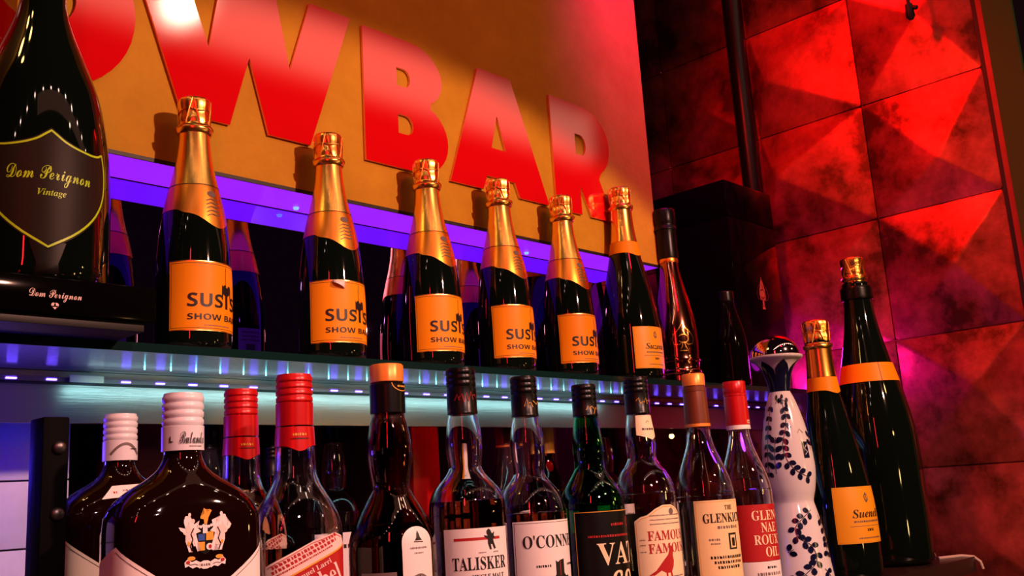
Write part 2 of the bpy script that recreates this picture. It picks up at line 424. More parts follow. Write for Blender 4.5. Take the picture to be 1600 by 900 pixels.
letter('sign_letter', [(.88, .509)] + arc(.985, .5695, .066, .0605, -90, 62, 14) + arc(.975, .675, .068, .054, -52, 90, 14) + [(.88, CH)],
       [[(.946, .647), (.946, .678)] + arc(.962, .6625, .012, .0155, 90, -90, 8), [(.946, .567), (.946, .599)] + arc(.963, .583, .014, .016, 90, -90, 8)], 'red letter B on the gold wall')
letter('sign_letter', [(1.053, .509), (1.128, .509), (1.139, .535), (1.207, .535), (1.218, .509), (1.295, .509), (1.211, CH), (1.130, CH)], [[(1.1535, .588), (1.189, .588), (1.171, .650)]], 'red letter A on the gold wall')
letter('sign_letter', [(1.316, .507), (1.388, .507), (1.388, .565), (1.416, .507), (1.486, .507), (1.448, .588)] + arc(1.412, .658, .075, .070, -55, 90, 14) + [(1.316, CH)],
       [[(1.383, .627), (1.383, .668)] + arc(1.400, .6475, .014, .0205, 90, -90, 8)], 'red letter R at the right end of the sign')
# right wall of facetted tiles on the plane X = 2.2
def tile_wall():
    ys = [.6075, .8845, 1.1600, 1.4345, 1.709]; zs = [-.56, -.28, .004, .29, .577, .857, 1.139, 1.42]
    ap = {}
    v, f = [], []
    for i in range(4):
        for j in range(7):
            y0, y1, z0, z1 = ys[i], ys[i + 1], zs[j], zs[j + 1]
            fu = (.42 if i % 2 == 0 else .84); fv = (.50, .36, .58)[(i + j) % 3]
            cyy, czz = y0 + fu * (y1 - y0), z0 + fv * (z1 - z0)
            e = .0015; k = len(v)
            v += [(2.2, y0 + e, z0 + e), (2.2, y1 - e, z0 + e), (2.2, y1 - e, z1 - e), (2.2, y0 + e, z1 - e), (2.2 - .022, cyy, czz)]
            f += [(k, k + 4, k + 1), (k + 1, k + 4, k + 2), (k + 2, k + 4, k + 3), (k + 3, k + 4, k)]
            b = len(v); v += [(2.206, y0 + e, z0 + e), (2.206, y1 - e, z0 + e), (2.206, y1 - e, z1 - e), (2.206, y0 + e, z1 - e)]
            for q in range(4): f.append((k + q, k + (q + 1) % 4, b + (q + 1) % 4, b + q))
    k = len(v); v += [(2.206, ys[0], zs[0]), (2.206, ys[-1], zs[0]), (2.206, ys[-1], zs[-1]), (2.206, ys[0], zs[-1]), (2.25, ys[0], zs[0]), (2.25, ys[-1], zs[0]), (2.25, ys[-1], zs[-1]), (2.25, ys[0], zs[-1])]
    f += [(k, k + 1, k + 2, k + 3), (k + 4, k + 7, k + 6, k + 5), (k, k + 3, k + 7, k + 4), (k + 1, k + 5, k + 6, k + 2), (k, k + 4, k + 5, k + 1), (k + 3, k + 2, k + 6, k + 7)]
    bm = bmesh.new(); me = pydata(v, f); bm.from_mesh(me); bmesh.ops.recalc_face_normals(bm, faces=bm.faces)
    bmesh.ops.bevel(bm, geom=[e for e in bm.edges if any(abs(q.co.x - 2.178) < 1e-4 for q in e.verts)], offset=.004, segments=2, affect='EDGES', profile=.5)
    bm.to_mesh(me); bm.free()
    return tag(link('wall_right', me, M['tile'], None, 0), kind='structure')
tile_wall()
tag(box('trim_1', (2.196, 2.25, .598, .6075, -.56, 1.42), M['black']), kind='structure')
tag(box('trim_2', (2.194, 2.25, .586, .598, -.56, 1.42), M['tile_flat']), kind='structure')
tag(box('wall_column', (2.19, 2.206, .527, .586, -1.275, 1.42), M['olive']), kind='structure')
tag(box('wall_side', (2.206, 2.30, .586, 1.80, -1.275, -.56), M['black']), kind='structure')
bm = bmesh.new(); tube_bm(bm, [(2.175, 1.180, .192), (2.175, 1.180, .8), (2.175, 1.180, 1.75)], .0245, 24)
tag(link('dark_pole', from_bm(bm), M['blackgloss']), 'glossy dark upright pole in front of the red tiles', 'pole')
bm = bmesh.new(); tube_bm(bm, [(2.10, .707, 1.10), (2.10, .707, 1.02), (2.101, .708, 1.012)], .004, 8); tube_bm(bm, [(2.10, .707, 1.014), (2.10, .7065, .985), (2.10, .706, .978)], .010, 12, [.8, 1, .55]); tube_bm(bm, [(2.10, .700, 1.004), (2.098, .690, .999)], .005, 8)
tag(link('cable_end', from_bm(bm), M['black']), 'small black cable end hanging in front of the red tiles', 'cable')
# counter
t = root('bar_counter', (0, 0, 0), 0, 'dark counter the spirit bottles stand on', 'counter')
Lp = [(-.25, .48), (1.5, .48), (1.5, .745), (2.09, .745), (2.09, 1.6), (-.25, 1.6)]
link('top', pydata([(x_, y_, z_) for z_ in (-.205, -.1752) for x_, y_ in Lp], [(5, 4, 3, 2, 1, 0), (6, 7, 8, 9, 10, 11)] + [(i, (i + 1) % 6, 6 + (i + 1) % 6, 6 + i) for i in range(6)]), M['counter'], t, 0)
bm = bmesh.new(); tube_bm(bm, [(2.02, .790, -.1725), (2.075, .765, -.1725), (2.093, .748, -.176), (2.097, .738, -.186), (2.097, .735, -.20)], .003, 8)
link('edging', from_bm(bm), M['pale'], t)
link('body', from_bm(box_bm([(-.2, 1.45, .55, 1.55, -1.275, -.205), (1.45, 2.05, .80, 1.55, -1.275, -.205)])), M['black'], t, 0)
# lower left: white tiles and the black bolted post
v = []
bm = box_bm([(-.30, .53, 1.3002, 1.3075, -.175, .18)])
me1 = from_bm(bm); tl = link('wall_left', me1, M['grout'], None, 0); tag(tl, kind='structure')
rows = [(-.175, -.0515), (-.0495, .0215), (.0235, .0945), (.0965, .1180)]
bm = box_bm([(x0, x1 - .0015, 1.294, 1.3003, z0, z1) for z0, z1 in ((-.174, -.111), (-.109, -.0275), (-.0255, .0550), (.0570, .1385)) for x0, x1 in ((-.1, .20), (.20, .53))], .0012)
pl = link('tiles', from_bm(bm), M['plank'], tl)
t = root('black_post', (.292, .7525, -.1752), 0, 'black wooden post with round bolts beside white tiles', 'post')
bm = box_bm([(-.0095, .0095, -.0125, .0125, 0, .2527)], .0012)
link('timber', from_bm(bm), M['woodblack'], t)
for z in (.2303, .1827):
    b = lathe('bolt', [(.0050, 0), (.0050, .0010), (.0045, .0024), (.0030, .0034), (.0006, .0038)], M['bolt'], t, 20); b.rotation_euler = (PI / 2, 0, 0); b.location = (.0022, -.0122, z)
tag(box('trim_3', (-.35, 1.655, MIR_Y + .0085, 1.80, .1812, .192), M['black']), kind='structure')
# boards standing in the recess behind the spirits
for (x0, x1, z1, m, lab) in ((1.195, 1.262, .175, 'redcap', 'bright red upright board in the recess behind the smoked brown bottle'), (.615, .712, .17, 'tile_flat', 'dark red board in the recess behind the white-capped flask'), (2.165, 2.235, .17, 'tile_flat', 'rust brown board in the recess behind the red-capped bottle at right')):
    bm = box_bm([(x0, x1, 1.40, 1.415, -.175, z1)], .002)
    tag(link('red_board', from_bm(bm), M[m]), lab, 'board')
light('SPOT', 'recess_red_lamp', (1.22, 1.25, .15), (1, .02, .01), .5, (1.23, 1.42, .02), spot_size=2.2, spot_blend=1, shadow_soft_size=.01)
def bulb(x, y, z, label, m, r=.006):
    t = root('indicator_lamp', (x, y, z), 0, label, 'lamp')
    bm = bmesh.new(); bmesh.ops.create_uvsphere(bm, u_segments=12, v_segments=8, radius=r); link('globe', from_bm(bm), m, t)
    lathe('socket', [(r * .6, r * .7), (r * .6, r * 1.8), (.0015, r * 2), (.0015, .1812 - z)], M['black'], t, 14)
M['warm_lamp'] = mat('warm_lamp_glow', (1, .7, .3), .4, emit=(1, .5, .14), estr=7)
M['red_lamp'] = mat('red_lamp_glow', (.5, .02, .05), .4, emit=(1, .01, .04), estr=1.2)
bulb(1.90, 1.31, .1115, 'small warm round lamp glowing in the recess behind the spirits', M['warm_lamp'])
bulb(1.455, 1.31, .112, 'upper red lamp in the recess beside the green bottle', M['red_lamp'], .010)
bulb(1.475, 1.31, .054, 'lower red lamp in the recess beside the green bottle', M['red_lamp'], .011)

# ------------------------------------------------------------------ champagne bottles
def muselet(parent, zc, zt, rc, rt, N=64):
    """foil-covered cork with its wire cage: ridged hood over a flared collar"""
    h = zt - zc
    def mod(t, z):
        k = (z - zc) / h
        if k < .16 or k > .96: return 1
        w = max(0, math.cos(4 * t)) ** 14
        d = max(0, math.cos(4 * t + PI)) ** 4 * (.5 + .5 * math.cos(3 * PI * k))
        return 1 + .055 * w - .05 * d
    rows = spl([(rc * .86, zc - .006), (rc * .98, zc - .005), (rc * 1.06, zc), (rc * 1.0, zc + .05 * h), (rc * .90, zc + .14 * h), (rt * .97, zc + .3 * h), (rt * .93, zc + .5 * h), (rt, zc + .7 * h), (rt, zc + .86 * h), (rt * .9, zc + .95 * h), (rt * .55, zt), (rt * .1, zt + .0006)], 4)
    hood = lathe('cork_hood', rows, M['gold'], parent, N, mod)
    bm = bmesh.new()
    for zz, rr in ((zc + .55 * h, rt * .985), (zc + .05 * h, rc * 1.05)):
        tube_bm(bm, [(rr * math.cos(a), rr * math.sin(a), zz + .0012 * math.sin(4 * a)) for a in [2 * PI * i / 40 for i in range(41)]], .0009, 6)
    for q in range(4):
        a = q * PI / 2 + PI / 4
        for s in (-1, 1):
            tube_bm(bm, [(rt * 1.0 * math.cos(a + s * .45 * k), rt * 1.0 * math.sin(a + s * .45 * k), zc + h * (.9 - .75 * k)) for k in (0, .25, .5, .75, 1)], .0008, 6)
    link('wire_cage', from_bm(bm), M['gold_smooth'], hood)
def foil_skirt(name, R, zt, zb, m, parent, off=.0005, N=80, rows=8):
    v, f = [], []
    for k in range(rows + 1):
        for i in range(N):
            a = 2 * PI * i / N - PI; z1 = zb(a); z = zt + (z1 - zt) * k / rows
            r = R(z) + off; v.append((r * math.sin(a), -r * math.cos(a), z))
    for k in range(rows):
        for i in range(N):
            j = (i + 1) % N; f.append((k * N + i, (k + 1) * N + i, (k + 1) * N + j, k * N + j))
    return link(name, pydata(v, f), m, parent)
CH_PROF = [(.036, 0), (.0425, .002), (.0450, .006), (.0450, .006), (.0452, .05), (.0450, .085), (.0432, .118), (.0405, .146), (.0365, .172), (.0315, .195), (.0262, .216), (.0222, .236), (.0195, .256), (.0178, .276), (.0175, .300), (.0175, .300), (.0172, .302)]
def show_label(d, curl=False):
    L, z0, z1 = .0585, .021, .103
    d.rect(-L, L, z0, z1, M['orange'])
    e = .0022
    d.line([(-L + e, z0 + e), (L - e, z0 + e), (L - e, z1 - e), (-L + e, z1 - e)], .0006, M['ink'], 1, True)
    d.line([(-L, z0 - .0006), (L, z0 - .0006)], .0012, M['silver_ink'], 1); d.line([(-L, z1 + .0006), (L, z1 + .0006)], .0012, M['silver_ink'], 1)
    d.text('SUS', -.0155, .0565, M['ink'], w=.043, h=.0165, style='sans')
    d.text('S', .0270, .0555, M['ink'], w=.013, h=.0165, style='sans')
    d.text('SHOW BAR', -.001, .0365, M['ink'], w=.072, h=.0072, style='sans')
    # dancing figure standing for the I, with two pointed ears and a thin pole
    d.rect(.0105, .0148, .048, .066, M['ink'], 2)
    d.poly([(.0050, .0700), (.0048, .0590), (.0062, .0590), (.0068, .0662), (.0105, .0640), (.0150, .0640), (.0196, .0668), (.0205, .0600), (.0218, .0600), (.0216, .0712), (.0208, .0765), (.0180, .0728), (.0130, .0745), (.0085, .0730), (.0052, .0770)], M['ink'], 2)
    d.ell(.0098, .0748, .0026, .0026, M['ink'], 2); d.ell(.0178, .0745, .0026, .0026, M['ink'], 2)
    d.line([(.0118, .073), (.0112, .090), (.0124, .099)], .0006, M['ink'], 2)
    d.dashes(-.018, .018, .0265, .0013, M['greyink'], 5)
    if curl:
        pass
def champagne(x, label, rz, curl=False):
    t = root('champagne_bottle', (x, 1.075, .1905), rz, label, 'champagne bottle', 'orange-labelled champagne bottles on the glass shelf')
    prof = spl(CH_PROF); R = interp(prof)
    lathe('bottle_glass', prof, M['dark_glass'], t, 64)
    muselet(t, .281, .3245, .0212, .0198)
    foil_skirt('neck_foil', R, .2795, lambda a: .204, M['gold'], t, .0007)
    def zb(a):
        a = (a + PI) % (2 * PI) - PI
        return .170 - .0045 / (1 + math.exp((abs(a + .1) - 1.0) * 22)) - .0175 * math.exp(-((a - .12) / .60) ** 2)
    col = foil_skirt('collar_label', R, .2037, zb, M['collar'], t, .0006)
    d = Deco(); d.line([(-.13 + .004 * i, .2037) for i in range(66)], .0009, M['ink'], 0)
    for q in range(5): d.line([(-.008, .162 + .005 * q), (-.003, .165 + .005 * q), (.003, .164 + .005 * q), (.008, .166 + .005 * q)], .0011, M['greyink'], 1)
    d.ell(0, .192, .006, .004, M['greyink'], 0)
    d.build('seal_print', wrap(R, .031), t, base=.0010, dv=.006)
    d = Deco(); show_label(d)
    lb = d.build('label', wrap(R), t)
    if curl:
        R0 = .046
        v = []
        for i in range(6):
            for s in (0, 1):
                a = -.60 + .36 * i / 5; r = R0 + .001 + .006 * math.sin(PI * (i / 5) ** .7) * s
                v.append((r * math.sin(a), -r * math.cos(a), .1035 - .003 * s - .0085 * s * (i / 5)))
        me = pydata(v, [(2 * i, 2 * i + 1, 2 * i + 3, 2 * i + 2) for i in range(5)])
        c = link('peeled_corner', me, M['white'], lb); sm = c.modifiers.new('thick', 'SOLIDIFY'); sm.thickness = .0004
    d = Deco(); d.rect(.1214, .1614, .044, .080, M['lilac'])
    for q, zz in enumerate((.074, .068, .062)): d.dashes(.125, .157, zz, .0022, M['greyink'], q)
    d.rect(.135, .150, .047, .056, M['greyink'], 1)
    d.build('back_label', wrap(R), t)
    return t
champagne(.581, 'orange-labelled champagne bottle nearest the black display plinth', math.radians(10))
champagne(.785, 'orange-labelled champagne bottle with a white peeled curl on its label top', math.radians(0), True)
champagne(.968, 'orange-labelled champagne bottle below the red letter B', math.radians(0))
champagne(1.126, 'orange-labelled champagne bottle below the red letter A', math.radians(0))
champagne(1.285, 'orange-labelled champagne bottle below the red letter R, fifth from the plinth', math.radians(0))

def yellow_bottle(x, y, z, h, Rm, rz, label, prof, cap, band, lab, word, foilz, band_m='orange', group=None, halfw=1.2):
    """dark bottle, gold hood and foil, orange neck band, yellow label"""
    t = root('champagne_bottle', (x, y, z), rz, label, 'champagne bottle', group)
    P = spl(prof); R = interp(P)
    lathe('bottle_glass', P, M['dark_glass'], t, 72)
    zc, zt, rc, rt = cap
    if foilz: foil_skirt('neck_foil', R, zc - .002, lambda a: foilz, M['gold_smooth'], t, .0007)
    muselet(t, zc, zt, rc, rt)
    foil_skirt('neck_band', R, band[0], lambda a: band[1] - .006 * math.exp(-(a / .5) ** 2), M[band_m], t, .0011)
    d = Deco(); L = Rm * halfw; z0, z1 = lab; H = z1 - z0
    d.rect(-L, L, z0, z1, M['yellow'])
    e = .02 * H; d.line([(-L + e, z0 + e), (L - e, z0 + e), (L - e, z1 - e), (-L + e, z1 - e)], .0007, M['gold_paint'], 1, True)
    d.text(word, 0, z0 + .52 * H, M['ink'], w=1.05 * L, h=.15 * H, style='italic')
    d.ell(0, z0 + .80 * H, .055 * H, .075 * H, M['greyink'], 1); d.ell(0, z0 + .80 * H, .035 * H, .052 * H, M['yellow'], 2); d.line([(0, z0 + .72 * H), (0, z0 + .89 * H)], .02 * H, M['greyink'], 3); d.line([(-.04 * H, z0 + .76 * H), (0, z0 + .72 * H), (.04 * H, z0 + .76 * H)], .02 * H, M['greyink'], 3)
    d.dashes(-.5 * L, .5 * L, z0 + .38 * H, .035 * H, M['greyink'], 2); d.line([(-.62 * L, z0 + .30 * H), (.62 * L, z0 + .30 * H)], .008 * H, M['greyink']); d.dashes(-.12 * L, .12 * L, z0 + .23 * H, .05 * H, M['ink'], 3); d.dashes(-.42 * L, .42 * L, z0 + .09 * H, .025 * H, M['greyink'], 4)
    d.build('label', wrap(R, Rm), t, dv=.006)
    return t
MG = [(.044, 0), (.0525, .002), (.0555, .007), (.0555, .007), (.0556, .06), (.0545, .100), (.0515, .130), (.0468, .160), (.0408, .190), (.0345, .220), (.0285, .248), (.0245, .272), (.0215, .298), (.0200, .325), (.0198, .350), (.0198, .350), (.019, .352)]
yellow_bottle(1.475, 1.085, .1905, .378, .0555, math.radians(-4), 'large champagne bottle with yellow label at the right end of the champagne row', MG, (.336, .378, .0225, .0212), (.266, .243), (.020, .097), 'Suzeau', .2665, 'orange', halfw=.82)
k = .455 / .378
JB = [(r * 1.125, z * k) for r, z in MG]
yellow_bottle(1.671, .815, -.175, .455, .0625, face_cam(1.671, .815, 50), 'black champagne bottle with yellow label standing on the counter before the biggest bottle', JB, (.405, .455, .0245, .0235), (.348, .324), (.060, .154), 'Suenell', .3485, 'orange', halfw=1.0)
# the biggest bottle
MT = [(.062, 0), (.073, .004), (.078, .012), (.078, .012), (.0785, .10), (.0775, .22), (.0735, .27), (.066, .315), (.056, .36), (.0455, .405), (.037, .445), (.0315, .48), (.0285, .51), (.027, .535), (.027, .555), (.027, .555), (.025, .558)]
t = root('giant_champagne_bottle', (1.925, .84, -.175), face_cam(1.925, .84, 10), 'tallest black champagne bottle with orange shoulder band and dark collar, against the red tiles', 'champagne bottle')
P = spl(MT); R = interp(P); lathe('bottle_glass', P, M['dark_glass'], t, 80)
muselet(t, .566, .612, .0245, .0235)
lathe('neck_collar', spl([(.0300, .522), (.0315, .524), (.0315, .545), (.0315, .545), (.0300, .548)]), M['blackcap'], t)
foil_skirt('neck_foil', lambda z: .0225, .566, lambda a: .547, M['gold_smooth'], t, .0)
foil_skirt('shoulder_band', R, .388, lambda a: .351 + .012 * math.exp(-((a + 1.1) / .25) ** 2) * 0, M['orange'], t, .001)
d = Deco(); d.line([(.018, .351), (.018, .388)], .0014, M['ink'], 1); d.build('band_seam', wrap(R, .066), t, base=.0012, dv=.008)

# bottle with raised spade emblem beside the black box
AC = [(.034, 0), (.042, .002), (.0445, .006), (.0445, .006), (.0445, .022), (.0462, .024), (.0462, .030), (.0445, .032), (.0445, .046), (.0462, .048), (.0462, .053), (.0445, .055), (.0452, .08), (.0450, .105), (.0425, .130), (.0370, .158), (.0305, .186), (.0245, .214), (.0205, .238), (.0182, .262), (.0175, .29), (.0175, .31), (.0175, .31), (.017, .312)]
t = root('metallic_bottle', (1.643, 1.10, .1905), face_cam(1.643, 1.10, 18), 'rose metallic bottle with raised spade emblem and black hood, beside the black box', 'bottle')
P = spl(AC, 3); R = interp(P); lathe('bottle_metal', P, M['rose'], t, 72)
lathe('black_hood', spl([(.0195, .264), (.0215, .265), (.0212, .315), (.0235, .321), (.0235, .324), (.0215, .331), (.0230, .340), (.0228, .358), (.020, .366), (.006, .368)], 3), M['blackcap'], t)
lathe('neck_ring', [(.0192, .252), (.0198, .254), (.0198, .262), (.0192, .263)], M['collar'], t)
def spade(d, cu, cv, s, m, lift=1, w=.0016):
    d.line([(cu + s * x, cv + s * y) for x, y in ((0, 1), (.22, .62), (.55, .28), (.72, -.05), (.60, -.40), (.28, -.45), (.05, -.25), (.12, -.6), (.28, -.85), (-.28, -.85), (-.12, -.6), (-.05, -.25), (-.28, -.45), (-.60, -.40), (-.72, -.05), (-.55, .28), (-.22, .62))], w, m, lift, True)
    d.line([(cu + s * x, cv + s * y) for x, y in arc(0, -.05, .32, .28, -150, 150, 14)], w, m, lift); d.line([(cu, cv + s * .55), (cu + s * .1, cv + s * .25), (cu - s * .1, cv + s * .2)], w, m, lift)
d = Deco(); spade(d, 0, .092, .030, M['gold_smooth'], 3); d.build('spade_emblem', wrap(R, .044), t, dv=.006, step=.0004)

# black lacquered gift box
t = root('gift_box', (2.01, 1.21, .1905), 0, 'tall glossy black gift box with gold spade emblem at the shelf end', 'box')
link('case', from_bm(box_bm([(-.105, .105, -.105, .105, 0, .40)], .002)), M['lacquer'], t)
link('lid', from_bm(box_bm([(-.1052, .1052, -.1052, .1052, .4004, .487)], .002)), M['lacquer'], t)
d = Deco(); EX, EZ = .012, .232
d.poly([(EX + .020 * x, EZ + .040 * y) for x, y in ((0, 1), (.3, .55), (.62, .2), (.7, -.15), (.5, -.45), (.2, -.4), (.15, -.65), (.35, -.95), (-.35, -.95), (-.15, -.65), (-.2, -.4), (-.5, -.45), (-.7, -.15), (-.62, .2), (-.3, .55))], M['gold_paint'], 0)
spade(d, EX, EZ, .036, M['browncap'], 1, .0022)
d.build('gold_emblem', flatY(0, -.105, 0), t, du=None, base=.0006)
# small black bottle before the box
t = root('small_black_bottle', (1.795, 1.069, .1905), 0, 'small all-black bottle standing in front of the gift box', 'bottle')
lathe('bottle_glass', spl([(.028, 0), (.034, .002), (.036, .006), (.036, .006), (.0362, .07), (.0345, .100), (.0300, .125), (.0240, .148), (.0195, .168), (.0178, .180), (.0178, .180), (.017, .181)]), M['lacquer'], t, 56)
lathe('stopper', spl([(.0170, .181), (.0185, .182), (.0185, .200), (.0185, .200), (.0170, .203), (.006, .204)]), M['blackcap'], t)

# ------------------------------------------------------------------ the big vintage bottle on its plinth
t = root('display_plinth', (.29, 1.06, .1905), 0, 'black display plinth with pale script lettering under the largest bottle at left', 'plinth')
link('block', from_bm(box_bm([(-.20, .187, -.10, .095, .010, .046)], .0012)), M['lacquer'], t)
link('foot', from_bm(box_bm([(-.19, .178, -.092, .09, 0, .010)], .001)), M['black'], t)
d = Deco(); d.text('Dom Perignon', .0836, .0272, M['pinkink'], w=.050, h=.0115, style='script'); d.line([(.0815, .0312), (.0828, .0325)], .0007, M['pinkink'], 2)
d.ell(.0818, .0183, .0023, .0022, M['pinkink'], 0); d.ell(.0845, .0183, .0023, .0022, M['pinkink'], 0); d.poly([(.0797, .0175), (.0831, .0138), (.0866, .0175)], M['pinkink'], 0)
d.build('front_lettering', flatY(0, -.10, 0), t, du=None, base=.0005)
DM = [(.058, 0), (.071, .003), (.0745, .010), (.0745, .010), (.0747, .08), (.0740, .115), (.0722, .147), (.0675, .184), (.0600, .221), (.0464, .258), (.0342, .289), (.0262, .315), (.0232, .338), (.0228, .38), (.0225, .44), (.0225, .44), (.021, .442)]
t = root('vintage_champagne_bottle', (.382, 1.045, .2366), face_cam(.382, 1.045, 10), 'largest dark bottle with yellow-edged shield label, standing on the black plinth', 'champagne bottle')
P = spl(DM); R = interp(P); lathe('bottle_glass', P, M['dark_glass'], t, 88)
lathe('neck_foil', spl([(.0235, .392), (.0240, .394), (.0238, .446), (.0252, .452), (.0252, .480), (.023, .487), (.005, .489)]), M['blackcap'], t)
def shield(s):
    half = spl([(0, 203), (.006, 210), (.0143, 219), (.027, 226), (.043, 229), (.054, 226.5), (.061, 220), (.061, 220), (.0645, 250), (.063, 285), (.055, 315), (.041, 342), (.0226, 366), (0, 387)], 3)
    pts = [(u, .156 - (y - 203) * .00067) for u, y in half]
    pts = pts + [(-u, v) for u, v in reversed(pts[1:-1])]
    return [(u * s, .095 + (v - .095) * s) for u, v in pts]
d = Deco(); d.poly(shield(1.05), M['shield']); d.line(shield(1.0), .0022, M['yellowink'], 1, True)
d.poly([(-.017, .038), (-.010, .016), (-.012, .003), (.012, .003), (.010, .016), (.017, .038)], M['stem'], 0)
d.text('Dom Perignon', .001, .1065, M['yellowink'], w=.081, h=.0215, style='script'); d.line([(-.0015, .1135), (.0005, .1155)], .0011, M['yellowink'], 2)
d.text('Vintage', .002, .0880, M['yellowink'], w=.0265, h=.0085, style='italic')
d.build('shield_label', wrap(R, .0737), t, dv=.008)

# ------------------------------------------------------------------ spirits on the counter
CZ = -.175
def ribs(r, z0, z1, n, amp=.0006):
    out = []
    for i in range(n):
        a = z0 + (z1 - z0) * i / n; b = z0 + (z1 - z0) * (i + 1) / n; q = b - a
        out += [(r - amp, a + q * .02), (r, a + q * .22), (r, a + q * .72), (r - amp, a + q * .95)]
    return out
def knurl(N): return lambda t, z: 1 + .008 * math.cos(N * t)
def shell(rows, th=.0026, bottom=.008):
    """closed glass wall: outer rows bottom to top, then the inner ones back down"""
    inner = []
    for r in reversed(rows):
        if len(r) == 2: inner.append((max(.004, r[0] - th), max(r[1], bottom)))
        else: inner.append((max(.004, r[0] - th), max(.004, r[1] - th), r[2], max(r[3], bottom)))
    out = list(rows)
    for r in inner:
        if r != out[-1]: out.append(r)
    res = []
    for r in out:
        if not res or r != res[-1]: res.append(r)
    return res
def fill(rows, level, th=.0026, bottom=.008):
    out = []
    for r in rows:
        z = max(r[-1], bottom)
        if z > level: continue
        q = (max(.004, r[0] - th + .0004), z) if len(r) == 2 else (max(.004, r[0] - th + .0004), max(.004, r[1] - th + .0004), r[2], z)
        if not out or abs(out[-1][-1] - q[-1]) > 1e-6: out.append(q)
        else: out[-1] = q
    last = out[-1]; out.append((*last[:-1], level))
    return out
def spirit(name, x, y, h, rel, label, cat, glass, rows, liquid=None, level=None, group=None, N=64):
    t = root(name, (x, y, CZ), face_cam(x, y, rel), label, cat, group)
    P = spl(rows)
    if glass in (M['brown_glass'],): lathe('bottle_glass', P, glass, t, N)
    else: lathe('bottle_glass', shell(P), glass, t, N)
    if liquid: lathe('liquid', fill(P, level), liquid, t, N)
    return t, P
def T(h, *pts):
    """profile given as (radius, distance below the top), returned bottom to top"""
    return [(p[0], h - p[1]) if len(p) == 2 else (p[0], p[1], p[2], h - p[3]) for p in reversed(pts)]
BASE = lambda r, h: ((r, h - .012), (r, h - .012), (r - .001, h - .006), (r - .004, h - .001), (r - .010, h))

